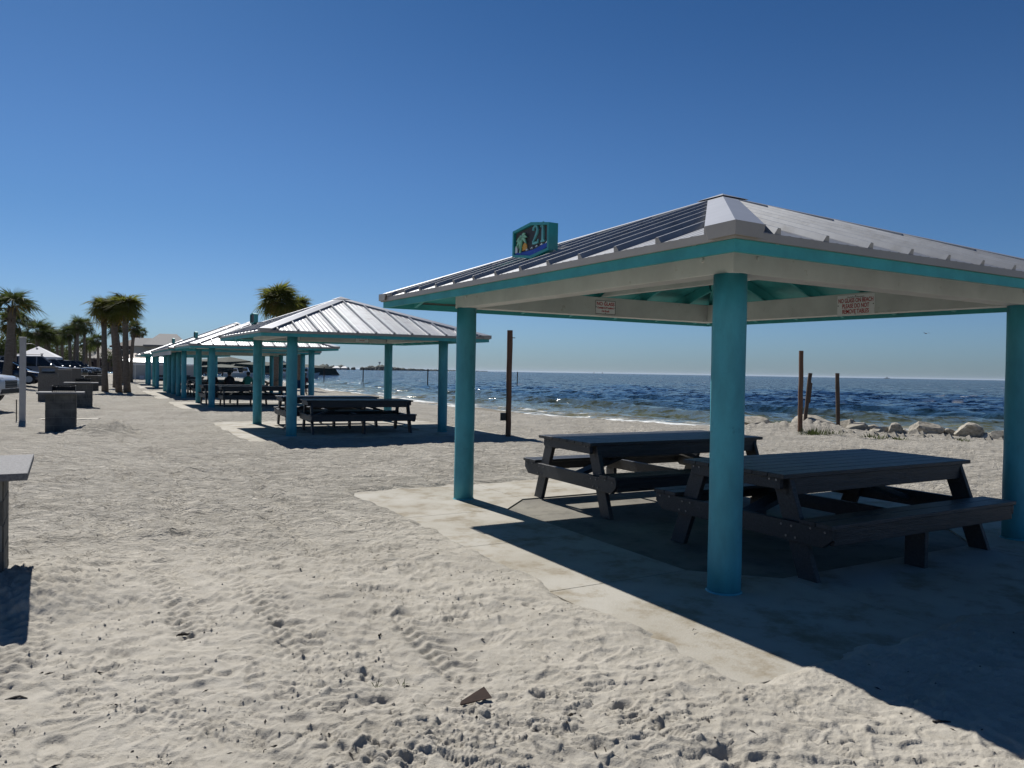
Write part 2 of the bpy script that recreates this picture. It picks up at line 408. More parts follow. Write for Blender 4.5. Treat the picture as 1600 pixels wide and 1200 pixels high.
# sand material
def make_sand():
    m = bpy.data.materials.new('sand'); m.use_nodes = True; nt = m.node_tree; b = nt.nodes['Principled BSDF']
    b.inputs['Roughness'].default_value = 0.92; b.inputs['Specular IOR Level'].default_value = 0.25
    g = nt.nodes.new('ShaderNodeNewGeometry')
    def noise(sc, det=4, ro=0.6):
        n = nt.nodes.new('ShaderNodeTexNoise'); n.inputs['Scale'].default_value = sc; n.inputs['Detail'].default_value = det; n.inputs['Roughness'].default_value = ro
        nt.links.new(g.outputs['Position'], n.inputs['Vector']); return n
    def ramp(n, p0, c0, p1, c1):
        r = nt.nodes.new('ShaderNodeValToRGB'); e = r.color_ramp.elements
        e[0].position, e[1].position = p0, p1; e[0].color = (*c0, 1); e[1].color = (*c1, 1)
        nt.links.new(n.outputs['Fac'], r.inputs[0]); return r
    def mul(a, bb):
        x = nt.nodes.new('ShaderNodeMix'); x.data_type = 'RGBA'; x.blend_type = 'MULTIPLY'; x.inputs[0].default_value = 1
        nt.links.new(a.outputs[2] if a.bl_idname == 'ShaderNodeMix' else a.outputs[0], x.inputs[6]); nt.links.new(bb.outputs[0], x.inputs[7]); return x
    big = ramp(noise(0.7, 5), 0.35, (0.360, 0.337, 0.292), 0.68, (0.462, 0.434, 0.380))
    mid = ramp(noise(9, 6, 0.7), 0.30, (0.82, 0.81, 0.79), 0.62, (1, 1, 1))
    fine = ramp(noise(260, 3, 0.7), 0.30, (0.78, 0.77, 0.75), 0.60, (1, 1, 1))
    grit = ramp(noise(75, 2, 0.5), 0.20, (0.40, 0.37, 0.33), 0.27, (1, 1, 1))
    c = mul(mul(mul(big, mid), fine), grit)
    at = nt.nodes.new('ShaderNodeAttribute'); at.attribute_name = 'wet'
    wm = nt.nodes.new('ShaderNodeMix'); wm.data_type = 'RGBA'; nt.links.new(at.outputs['Fac'], wm.inputs[0])
    nt.links.new(c.outputs[2], wm.inputs[6]); wm.inputs[7].default_value = (0.17, 0.15, 0.115, 1)
    nt.links.new(wm.outputs[2], b.inputs['Base Color'])
    n1, n2 = noise(120, 4, 0.7), noise(30, 4, 0.6)
    ad = nt.nodes.new('ShaderNodeMath'); ad.operation = 'MULTIPLY_ADD'; nt.links.new(n2.outputs['Fac'], ad.inputs[0]); ad.inputs[1].default_value = 2.2; nt.links.new(n1.outputs['Fac'], ad.inputs[2])
    bp = nt.nodes.new('ShaderNodeBump'); bp.inputs['Strength'].default_value = 0.55; bp.inputs['Distance'].default_value = 0.006
    nt.links.new(ad.outputs[0], bp.inputs['Height'])
    # relief too small for the mesh once it is far off
    co = nt.nodes.new('ShaderNodeAttribute'); co.attribute_name = 'coarse'
    mp = nt.nodes.new('ShaderNodeMapping'); mp.inputs['Rotation'].default_value = (0, 0, 0.35); mp.inputs['Scale'].default_value = (0.75, 1.3, 1); nt.links.new(g.outputs['Position'], mp.inputs[0])
    n3 = nt.nodes.new('ShaderNodeTexNoise'); n3.inputs['Scale'].default_value = 4.2; n3.inputs['Detail'].default_value = 5; n3.inputs['Roughness'].default_value = 0.72; n3.inputs['Distortion'].default_value = 0.8
    nt.links.new(mp.outputs[0], n3.inputs['Vector'])
    b2 = nt.nodes.new('ShaderNodeBump'); b2.inputs['Distance'].default_value = 0.18; nt.links.new(co.outputs['Fac'], b2.inputs['Strength']); nt.links.new(n3.outputs['Fac'], b2.inputs['Height'])
    nt.links.new(bp.outputs[0], b2.inputs['Normal']); nt.links.new(b2.outputs[0], b.inputs['Normal'])
    return m
M_SAND = make_sand()
# fine relief in front of the viewer, dense close by and coarser with distance
NC, NR = 1150, 700
ang = np.linspace(R(-50), R(52), NC)
inv = np.linspace(1/1.75, 1/130.0, NR)
rad = 1/inv
A_, R_ = np.meshgrid(ang, rad)
X, Y = R_*np.sin(A_), R_*np.cos(A_)
Zs, ds = sand_height(X.ravel().copy(), Y.ravel().copy())
Zs = Zs.reshape(X.shape); ds = ds.reshape(X.shape)
sand = grid_mesh('sand', X, Y, Zs, M_SAND, attrs={'wet': sstep(1.5, 0.2, ds), 'coarse': sstep(4.5, 9.5, R_)*(1-0.75*sstep(1.5, 0.2, ds))}, keep=(ds > -8))
tag(sand, 'pale sand beach churned by footprints and wheel tracks', kind='structure')
# the rest of the land and the sea bed
g = np.concatenate([np.linspace(-900, -140, 40), np.linspace(-130, 130, 160), np.linspace(140, 900, 40)])
X2, Y2 = np.meshgrid(g, g)
zb2, _, _, d2 = base_height(X2.ravel(), Y2.ravel())
rr2 = np.hypot(X2.ravel(), Y2.ravel())
zb2 = zb2-0.12*sstep(150, 110, rr2)-0.02
ground = grid_mesh('ground', X2, Y2, zb2.reshape(X2.shape), M_SAND)
tag(ground, 'flat sandy land behind the beach', kind='structure')

# ---------------------------------------------------------------- water
def make_water():
    m = bpy.data.materials.new('sea_water'); m.use_nodes = True; nt = m.node_tree; b = nt.nodes['Principled BSDF']
    g = nt.nodes.new('ShaderNodeNewGeometry')
    at = nt.nodes.new('ShaderNodeAttribute'); at.attribute_name = 'depth'
    fo = nt.nodes.new('ShaderNodeAttribute'); fo.attribute_name = 'foam'
    r = nt.nodes.new('ShaderNodeValToRGB'); e = r.color_ramp.elements
    e[0].position = 0.0; e[0].color = (0.17, 0.16, 0.10, 1)
    e[1].position = 1.0; e[1].color = (0.002, 0.009, 0.030, 1)
    x = e.new(0.18); x.color = (0.085, 0.095, 0.055, 1)
    x = e.new(0.48); x.color = (0.012, 0.030, 0.045, 1)
    nt.links.new(at.outputs['Fac'], r.inputs[0])
    mp = nt.nodes.new('ShaderNodeMapping'); mp.inputs['Scale'].default_value = (1, 1, 1); nt.links.new(g.outputs['Position'], mp.inputs[0])
    n = nt.nodes.new('ShaderNodeTexNoise'); n.inputs['Scale'].default_value = 1.6; n.inputs['Detail'].default_value = 7; n.inputs['Roughness'].default_value = 0.7
    nt.links.new(mp.outputs[0], n.inputs['Vector'])
    th = nt.nodes.new('ShaderNodeMath'); th.operation = 'MULTIPLY'; nt.links.new(fo.outputs['Fac'], th.inputs[0])
    fr = nt.nodes.new('ShaderNodeValToRGB'); fr.color_ramp.elements[0].position = 0.38; fr.color_ramp.elements[1].position = 0.56
    nt.links.new(n.outputs['Fac'], fr.inputs[0]); nt.links.new(fr.outputs[0], th.inputs[1])
    mx = nt.nodes.new('ShaderNodeMix'); mx.data_type = 'RGBA'; nt.links.new(th.outputs[0], mx.inputs[0])
    nt.links.new(r.outputs[0], mx.inputs[6]); mx.inputs[7].default_value = (0.75, 0.77, 0.76, 1)
    nt.links.new(mx.outputs[2], b.inputs['Base Color'])
    b.inputs['Roughness'].default_value = 0.17; b.inputs['IOR'].default_value = 1.333
    b.inputs['Specular IOR Level'].default_value = 0.17
    rm = nt.nodes.new('ShaderNodeMapRange'); nt.links.new(th.outputs[0], rm.inputs[0]); rm.inputs[3].default_value = 0.10; rm.inputs[4].default_value = 0.8
    nt.links.new(rm.outputs[0], b.inputs['Roughness'])
    # wavelets: the surface normal is tilted by noise, so that far water stays rough instead of turning to a mirror
    tilt = None
    for sc, k in ((0.45, 0.9), (1.5, 1.5), (5.0, 1.1)):
        n1 = nt.nodes.new('ShaderNodeTexNoise'); n1.inputs['Scale'].default_value = sc; n1.inputs['Detail'].default_value = 2.5
        nt.links.new(g.outputs['Position'], n1.inputs['Vector'])
        sb = nt.nodes.new('ShaderNodeVectorMath'); sb.operation = 'SUBTRACT'; nt.links.new(n1.outputs['Color'], sb.inputs[0]); sb.inputs[1].default_value = (.5, .5, .5)
        ml = nt.nodes.new('ShaderNodeVectorMath'); ml.operation = 'MULTIPLY'; nt.links.new(sb.outputs[0], ml.inputs[0]); ml.inputs[1].default_value = (k, k*1.25, 0.0)
        ad = nt.nodes.new('ShaderNodeVectorMath'); ad.operation = 'ADD'; nt.links.new(ml.outputs[0], ad.inputs[0]); nt.links.new(tilt.outputs[0] if tilt else g.outputs['Normal'], ad.inputs[1]); tilt = ad
    nm = nt.nodes.new('ShaderNodeVectorMath'); nm.operation = 'NORMALIZE'; nt.links.new(tilt.outputs[0], nm.inputs[0]); nt.links.new(nm.outputs[0], b.inputs['Normal'])
    return m
M_WATER = make_water()
ang = np.linspace(R(-36), R(50), 900)
yy = np.concatenate([np.linspace(95, 3.0, 300), np.geomspace(2.96, 0.10, 50)])   # rows, in the fine zone they follow the eye's grain
rad = 1.95*746/yy
A_, R_ = np.meshgrid(ang, rad)
X, Y = R_*np.sin(A_), R_*np.cos(A_)
dw = shore_dist(X.ravel(), Y.ravel()).reshape(X.shape)
def waves(x, y, r):
    z = np.zeros_like(x)
    rw = np.random.RandomState(3)
    wx = x+0.8*gnoise(x/5, y/5, 61); wy = y+0.8*gnoise(x/5, y/5, 62)
    main = math.atan2(0.5, 0.867)     # the seas run in obliquely to the shore
    for k in range(16):
        lam = 0.9*1.27**(k*0.62); an = main+rw.normal(0, 0.42)+0.25
        kx, ky = math.cos(an), math.sin(an)
        ph = 2*np.pi*(wx*kx+wy*ky)/lam+rw.rand()*6.28
        amp = 0.017*lam**0.85*np.clip(lam*1150/(r*r/1.95+1)*0.5, 0, 1)
        s = np.sin(ph); z += amp*(s-0.35*np.cos(2*ph))*(0.7+0.6*gnoise(x/(lam*4), y/(lam*4), 63+k))
    z += 0.05*gnoise(wx/1.1, wy/1.9, 70)*np.clip(900/(r*r), 0, 1)+0.03*gnoise(wx/0.5, wy/0.8, 71)*np.clip(500/(r*r), 0, 1)
    return z
off = -dw
wz = waves(X, Y, R_)*(0.25+0.75*sstep(0.5, 9, off))
# a low breaking wave just off the sand
brk = np.exp(-((off-1.9-0.9*gnoise(X/4.0, Y/4.0, 81))/0.35)**2)*sstep(-0.25, 0.3, gnoise(X/7, Y/7, 82))
wz = wz+0.07*brk
foam = np.clip(1.25*sstep(1.3, 0.15, off+0.45*gnoise(X/1.4, Y/1.4, 83))+1.0*brk*sstep(-0.3, 0.2, gnoise(X/1.0, Y/1.0, 84)), 0, 1)*(off > -1.0)
foam = foam*sstep(19, 9.5, X-0.0*Y)*1.0+foam*0.25*sstep(9.5, 19, X)
caps = 0.6*sstep(0.52, 0.66, gnoise(X/2.3, Y/1.3, 85)+0.3*gnoise(X/0.6, Y/0.4, 86))*sstep(12, 30, off)*0.8
foam = np.clip(foam+caps*sstep(0.1, 0.4, gnoise(X/14, Y/14, 87)), 0, 1)
depth = np.clip((off+2.5*gnoise(X/9, Y/9, 88))/30.0, 0, 1)
sea = grid_mesh('sea', X, Y, WATER_Z+wz, M_WATER, attrs={'depth': depth, 'foam': foam}, keep=(off > -2.5))
tag(sea, 'dark blue choppy sea turning green near the sand', kind='structure')
sea2 = MB()
far = 40000
sea2.add([(-far, -far, -1.3), (far, -far, -1.3), (far, far, -1.3), (-far, far, -1.3)], [(0, 1, 2, 3)])
o = sea2.build('open_sea', M_WATER, fix=False)
at_ = o.data.attributes.new('depth', 'FLOAT', 'POINT'); at_.data.foreach_set('value', [1.0]*4)
tag(o, 'open sea reaching to the horizon', kind='structure')

# ---------------------------------------------------------------- concrete floors
def frame_empty(name, label, cat, org, th, group=None): return thing(name, label, cat, (org[0], org[1], 0), th, group)
def clip_poly(poly, a, b, c):       # keep a*x+b*y<=c
    out = []
    for i in range(len(poly)):
        p, q = poly[i], poly[(i+1) % len(poly)]
        dp, dq = a*p[0]+b*p[1]-c, a*q[0]+b*q[1]-c
        if dp <= 1e-9: out.append(p)
        if (dp < -1e-9 and dq > 1e-9) or (dp > 1e-9 and dq < -1e-9):
            t = dp/(dp-dq); out.append((p[0]+(q[0]-p[0])*t, p[1]+(q[1]-p[1])*t))
    return out
def slab(org, th, u0, u1, v0, v1, pu0, pu1, pv0, pv1, label, detail=True):
    t = frame_empty('concrete_floor', label, 'concrete floor', org, th, 'concrete floors of the pavilions')
    t['kind'] = 'structure'; del t['category']
    g = 0.0028
    ch = 0.52
    x0, x1, y0, y1 = v0, v1, u0, u1; a0, a1, b0, b1 = pv0, pv1, pu0, pu1
    pad = [(a0+ch, b0), (a1-ch, b0), (a1, b0+ch), (a1, b1-ch), (a1-ch, b1), (a0+ch, b1), (a0, b1-ch), (a0, b0+ch)]
    MB().prism(pad, -0.12, -0.016).build('floor_pad', M_PAD, t, bevel=0.004)
    pieces = [[(x0, y0), (a0+ch-g, y0), (a0+ch-g, b0-g), (a0-g, b0+ch-g), (x0, b0+ch-g)],
              [(a0+ch+g, y0), (a1-ch-g, y0), (a1-ch-g, b0-g), (a0+ch+g, b0-g)],
              [(a1-ch+g, y0), (x1, y0), (x1, b0+ch-g), (a1+g, b0+ch-g), (a1-ch+g, b0-g)],
              [(a1+g, b0+ch+g), (x1, b0+ch+g), (x1, b1-ch-g), (a1+g, b1-ch-g)],
              [(a1+g, b1-ch+g), (x1, b1-ch+g), (x1, y1), (a1-ch+g, y1), (a1-ch+g, b1+g)],
              [(a0+ch+g, b1+g), (a1-ch-g, b1+g), (a1-ch-g, y1), (a0+ch+g, y1)],
              [(x0, b1-ch+g), (a0-g, b1-ch+g), (a0+ch-g, b1+g), (a0+ch-g, y1), (x0, y1)]]
    ym = (b0+b1)/2
    pieces += [[(x0, b0+ch+g), (a0-g, b0+ch+g), (a0-g, ym-g), (x0, ym-g)], [(x0, ym+g), (a0-g, ym+g), (a0-g, b1-ch-g), (x0, b1-ch-g)]]
    for p in pieces:
        MB().prism(p, -0.14, 0.0).build('floor_panel', M_CONC, t, bevel=0.004)
    return t
slab(*SLABS[0], 0.04, 4.07, 0.16, 3.9, 'wide pale concrete floor with darker centre pad under the nearest pavilion')
slab(*SLABS[1], 0.3, 3.8, 0.3, 3.6, 'pale concrete floor under the second pavilion, half in shade')
slab(*SLABS[2], 0.3, 3.8, 0.3, 3.6, 'concrete floor under the third pavilion, beyond the second')
for k, nm in ((3, 'first small pavilion beyond the long white fronted one'), (4, 'last pavilion by the far pale wall')):
    slab(*SLABS[k], 0.3, 3.8, 0.3, 3.6, 'concrete floor under the '+nm)
slab(*SLABS[5], 0.4, 10.4, 0.4, 5.6, 'long concrete floor under the long white fronted pavilion')

# ---------------------------------------------------------------- pavilions (local x runs to the sea, local y along the row)
def pavilion(P, label, grp='turquoise column picnic pavilions', hero=True, nx_cols=None, white_front=False):
    t = thing('picnic_pavilion', label, 'pavilion', (P['o'][0], P['o'][1], 0), P['th'], grp)
    a, b, ov = P['a'], P['b'], P['ov']
    zt = P['z']; tu, tv = P['tu'], P['tv']
    def tz(x, y): return tu*y+tv*x
    def tilt(mb):
        mb.v = [(p[0], p[1], p[2]+tz(p[0], p[1])) for p in mb.v]; return mb
    r = 0.122
    # columns
    ys = [0, a] if not nx_cols else [a*i/(nx_cols-1) for i in range(nx_cols)]
    for cy in ys:
        for cx in (0, b):
            m = MB(); lean = random.uniform(-0.012, 0.012)
            if hero and cx and cy and P['o'][0] == 1.6: cx = cx+0.15; cy = cy-0.12
            n = 28; pts = []
            for k in range(9):
                z = -0.05+(zt+tz(cx, cy)+0.05)*k/8; pts.append((cx+lean*(k/8-0.5), cy, z))
            m.tube(pts, [r*(1+0.012*math.sin(k*2.1+cx)) for k in range(9)], n)
            m.build('column', M_TEAL, t, smooth=False).data.shade_smooth()
            m2 = MB(); m2.tube([(cx, cy, 0.0), (cx, cy, 0.012)], [r+0.012, r+0.004], n)
            m2.build('column_base', M_TEAL, t)
    # beams (mitred ring), 0.255 deep
    bh, bw = 0.255, 0.10
    ex = 0.12
    for (p0, p1, nm) in (((0, -ex), (0, a+ex), 'beam'), ((b, -ex), (b, a+ex), 'beam')):
        tilt(MB().bar((p0[0], p0[1], zt+bh/2), (p1[0], p1[1], zt+bh/2), bw*2, bh)).build(nm, M_CREAM, t, bevel=0.006)
    for y in (0, a):
        tilt(MB().bar((bw+0.002, y, zt+bh/2), (b-bw-0.002, y, zt+bh/2), bw*2, bh)).build('beam', M_CREAM, t, bevel=0.006)
        for x in (-1, 1):    # beam end caps outside the corner
            pass
    # bolts at the corner over each column
    mb = MB()
    for cy in (0, a):
        for cx in (0, b):
            sx = -1 if cx == 0 else 1; sy = -1 if cy == 0 else 1
            for (dx, dy, dz) in ((0, 0, .20), (.16, 0, .19), (.17, 0, .12)):
                mb.tube([(cx+sx*(bw), cy-sy*(dx+.02), zt+dz), (cx+sx*(bw+.014), cy-sy*(dx+.02), zt+dz)], 0.018, 8)
                mb.tube([(cx-sx*(dx+.0), cy+sy*(bw if dx else ex), zt+dz), (cx-sx*(dx+.0), cy+sy*((bw if dx else ex)+.014), zt+dz)], 0.018, 8)
    o = tilt(mb).build('bolts', M_CREAM, t); o['kind'] = 'stuff'
    # roof geometry
    ze = zt+P['dz']-0.055            # roof skin height at the eaves
    x0, x1, y0, y1 = -ov, b+ov, -ov, a+ov
    axx, ayy, az = b/2+P['ovv'], a/2+P['ou'], P['za']-0.045
    ridge = P.get('ridge', 0.0)
    ap0, ap1 = (axx, ayy-ridge), (axx, ayy+ridge)
    corners = [(x0, y0), (x1, y0), (x1, y1), (x0, y1)]
    faces = [(corners[0], corners[1], ap0, ap0), (corners[1], corners[2], ap0, ap1), (corners[2], corners[3], ap1, ap1), (corners[3], corners[0], ap1, ap0)]
    pitch_w = 0.455
    for fi, (c0, c1, pr, pl) in enumerate(faces):   # c0->c1 eave, pr above c0 side, pl above c1 side
        c0v, c1v = Vector((*c0, ze)), Vector((*c1, ze))
        e = (c1v-c0v).normalized(); Lf = (c1v-c0v).length
        prv = Vector((*pr, az)); plv = Vector((*pl, az))
        mid = (prv+plv)/2
        up = (mid-c0v)-e*(mid-c0v).dot(e); H = up.length; up.normalize()
        nrm = e.cross(up).normalized()
        if nrm.z < 0: nrm = -nrm
        s0 = (prv-c0v).dot(e); s1 = (plv-c0v).dot(e)
        tri = [(0, 0), (Lf, 0), (s1, H), (s0, H)] if ridge else [(0, 0), (Lf, 0), (s0, H)]
        def hmax(s):
            if s < s0: return H*s/s0
            if s > s1: return H*(Lf-s)/(Lf-s1)
            return H
        def P3(s, h, k): q = c0v+e*s+up*h+nrm*k; return (q.x, q.y, q.z)
        npan = int(Lf/pitch_w)+1; start = (Lf-npan*pitch_w)/2
        for k in range(npan):
            sa, sb = max(0.004, start+k*pitch_w+0.002), min(Lf-0.004, start+(k+1)*pitch_w-0.002)
            poly = clip_poly(clip_poly(tri, -1, 0, -sa), 1, 0, sb)
            if len(poly) < 3: continue
            m = MB()
            n = len(poly); vs = [P3(s, h, 0.0) for s, h in poly]+[P3(s, h, 0.006) for s, h in poly]
            m.add(vs, [tuple(range(n-1, -1, -1)), tuple(range(n, 2*n))]+[(i, (i+1) % n, n+(i+1) % n, n+i) for i in range(n)])
            def rib(s, w, hgt):
                top = hmax(s)-0.10
                if top < 0.05: return
                # trapezoid rib
                vs = []
                for h in (0.004, top):
                    vs += [P3(s-w/2, h, 0.0055), P3(s+w/2, h, 0.0055), P3(s+w*0.22, h, hgt), P3(s-w*0.22, h, hgt)]
                m.add(vs, [(3, 2, 1, 0), (4, 5, 6, 7), (0, 1, 5, 4), (1, 2, 6, 5), (2, 3, 7, 6), (3, 0, 4, 7)])
            rib(sa+0.030, 0.060, 0.046)
            for q in (0.29, 0.52, 0.75): rib(sa+(sb-sa)*q+0.01, 0.034, 0.0085)
            tilt(m).build('roof_panel', M_ROOF, t)
        # deck below the sheets
        off = 0.012
        n = len(tri)
        vs = [P3(s, h, -0.008) for s, h in tri]+[P3(s, h, -0.030) for s, h in tri]
        tilt(MB().add(vs, [tuple(range(n)), tuple(range(2*n-1, n-1, -1))]+[(i, (i+1) % n, n+(i+1) % n, n+i) for i in range(n)])).build('roof_deck', M_TEALW, t)
        # rafters
        nr = max(5, int(Lf/0.72)); sp = Lf/nr
        for k in range(nr):
            s = sp*(k+0.5); top = hmax(s)-0.09
            if top < 0.25: continue
            w = 0.02
            vs = []
            for h, dp in ((0.05, 0.10), (top, 0.135)):
                for ss, kk in ((s-w, -0.032), (s+w, -0.032), (s+w, -0.032-dp), (s-w, -0.032-dp)): vs.append(P3(ss, h, kk))
            tilt(MB().add(vs, [(0, 1, 2, 3), (7, 6, 5, 4), (0, 4, 5, 1), (1, 5, 6, 2), (2, 6, 7, 3), (3, 7, 4, 0)])).build('rafter', M_TEALW, t)
    # hip rafters and hip caps
    def lerp(p, q, k): return (p[0]+(q[0]-p[0])*k, p[1]+(q[1]-p[1])*k)
    caps = [(corners[0], ap0), (corners[1], ap0), (corners[2], ap1), (corners[3], ap1)]
    for ci, (c, ap) in enumerate(caps):
        A, B = Vector((*lerp(c, ap, 0.03), 0)), Vector((*lerp(c, ap, 0.97), 0))
        A.z = ze+(az-ze)*0.03-0.09; B.z = ze+(az-ze)*0.97-0.12
        tilt(MB().bar(A, B, 0.045, 0.10)).build('hip_rafter', M_TEALW, t)
        # cap: a folded sheet on each side of the hip, standing on the ribs
        w = 0.19
        fa = faces[ci]; fb = faces[ci-1]
        def side_dir(face, cc):
            c0v, c1v = Vector((*face[0], ze)), Vector((*face[1], ze)); e = (c1v-c0v).normalized()
            return e if (Vector((*cc, ze))-c0v).length < 1e-6 else -e
        da, db = side_dir(fa, c), side_dir(fb, c)
        cv = Vector((*c, ze)); av = Vector((*ap, az)); hip = (av-cv)
        ups = []
        for face in (fa, fb):
            c0v, c1v = Vector((*face[0], ze)), Vector((*face[1], ze)); e = (c1v-c0v).normalized()
            mid = Vector((*face[2], az)); u_ = (mid-c0v)-e*(mid-c0v).dot(e); nn = e.cross(u_.normalized()); nn = nn if nn.z > 0 else -nn
            ups.append(nn)
        lift, thick = 0.048, 0.046
        nmid = (ups[0]+ups[1]).normalized()
        st = cv-Vector((hip.x, hip.y, 0)).normalized()*0.035
        pts_b = []
        vs = []
        wid = w*1.25
        for q, kk in ((st, 1.0), (cv.lerp(av, 0.94), 0.9)):
            pa = q+da*wid*kk; pb = q+db*wid*kk
            vs += [q+nmid*lift, pa+ups[0]*lift*0.92, pa+ups[0]*(lift-thick), q+nmid*(lift-thick), pb+ups[1]*(lift-thick), pb+ups[1]*lift*0.92]
        fs = [(0, 1, 7, 6), (1, 2, 8, 7), (2, 3, 9, 8), (3, 4, 10, 9), (4, 5, 11, 10), (5, 0, 6, 11), (0, 5, 4, 3, 2, 1), (6, 7, 8, 9, 10, 11)]
        tilt(MB().add(vs, fs)).build('hip_cap', M_CAP, t)
        # folded down lip at the corner
        q = st
        lip = [q+nmid*lift, q+da*wid+ups[0]*lift*0.92, q+db*wid+ups[1]*lift*0.92]
        low = [Vector((p.x, p.y, p.z-0.085)) for p in lip]
        low[1] = low[1]-da*0.03; low[2] = low[2]-db*0.03
        outw = -Vector((hip.x, hip.y, 0)).normalized()*0.006
        vs = [p+outw for p in lip+low]+[p+outw*3.2 for p in lip+low]
        m = MB()
        for (i, j) in ((0, 1), (0, 2)):
            m.add([vs[i], vs[j], vs[3+j], vs[3+i], vs[6+i], vs[6+j], vs[9+j], vs[9+i]], [(0, 1, 2, 3), (7, 6, 5, 4), (0, 4, 5, 1), (1, 5, 6, 2), (2, 6, 7, 3), (3, 7, 4, 0)])
        tilt(m).build('cap_lip', M_FLASH, t)
    # peak cover
    m = MB(); q = 0.20
    zt_, zq = az+0.070, az+0.052-0.36*q
    m.add([(axx, ayy-ridge, zt_), (axx, ayy+ridge, zt_), (axx-q, ayy-ridge-q, zq+.012), (axx+q, ayy-ridge-q, zq+.012), (axx+q, ayy+ridge+q, zq+.012), (axx-q, ayy+ridge+q, zq+.012)],
          [(0, 2, 3), (0, 3, 4, 1), (1, 4, 5), (1, 5, 2, 0), (5, 4, 3, 2)])
    tilt(m).build('peak_cap', M_CAP, t)
    # fascia: flashing strip over a teal board, mitred
    def ring(name, xo, ztop, zbot, m_, th=0.022):
        cs = [(x0-xo, y0-xo), (x1+xo, y0-xo), (x1+xo, y1+xo), (x0-xo, y1+xo)]
        ins = [(x0-xo+th, y0-xo+th), (x1+xo-th, y0-xo+th), (x1+xo-th, y1+xo-th), (x0-xo+th, y1+xo-th)]
        for i in range(4):
            j = (i+1) % 4
            p = [cs[i], cs[j], ins[j], ins[i]]
            tilt(MB().prism(p, zbot, ztop)).build(name, m_, t)
    ring('drip_edge', 0.026, ze-0.002, ze-0.052, M_FLASH, 0.024)
    ring('fascia_board', 0.0, ze-0.054, ze-0.128, M_TEALW, 0.03)
    # collar tie across the middle
    tilt(MB().hexa([(b/2-.04, 0.10, zt+bh+.004), (b/2+.04, .10, zt+bh+.004), (b/2+.04, a-.10, zt+bh+.004), (b/2-.04, a-.10, zt+bh+.004),
                    (b/2-.04, 0.42, zt+bh+.215), (b/2+.04, .42, zt+bh+.215), (b/2+.04, a-.42, zt+bh+.215), (b/2-.04, a-.42, zt+bh+.215)])).build('collar_tie', M_CREAM, t, bevel=0.004)
    # spots of dirt and wasp nests are in the paint; tie plates on the beams
    return t

LETT = {}
def flat_text(txt, size, depth, m, name='lettering', bold=0.0, sx=1.0):
    cu = bpy.data.curves.new('text', 'FONT'); cu.body = txt; cu.size = size; cu.align_x = 'CENTER'; cu.align_y = 'CENTER'; cu.extrude = depth; cu.offset = bold
    o = bpy.data.objects.new('text_tmp', cu); COL.objects.link(o)
    dg = bpy.context.evaluated_depsgraph_get(); me = bpy.data.meshes.new_from_object(o.evaluated_get(dg))
    bpy.data.objects.remove(o); me.name = name; me.materials.clear(); me.materials.append(m)
    for v in me.vertices: v.co.x *= sx
    return me

p0 = pavilion(PAVS[0], 'nearest picnic pavilion, its blue column in the foreground, under the ribbed metal roof')
p1 = pavilion(PAVS[1], 'second picnic pavilion, whole grey hip roof in view, left of the lone brown post')
p2 = copy_tree(p1, (*FAR[0][0], 0), FAR[0][1], 'third pavilion along the row, its eaves showing under and behind the second roof')
p4 = copy_tree(p1, (*FAR[1][0], 0), FAR[1][1], 'small pavilion just beyond the long white fronted one, near the palm cluster')
p5 = copy_tree(p1, (*FAR[2][0], 0), FAR[2][1], 'farthest small pavilion, thin columns in front of the pale end wall')
hall = pavilion(dict(o=HALL['o'], th=HALL['th'], a=10.6, b=5.9, ov=0.75, z=2.36, tu=0.0, tv=0.0, dz=0.17, za=4.05, ou=0, ovv=0, ridge=2.4),
                'long pavilion with five side columns and a deep white beam, beyond the third pavilion', nx_cols=5)
MB().bar((-0.66, -0.60, 2.33), (-0.66, 11.2, 2.33), 0.04, 0.34).build('front_board', M_CREAM, hall)

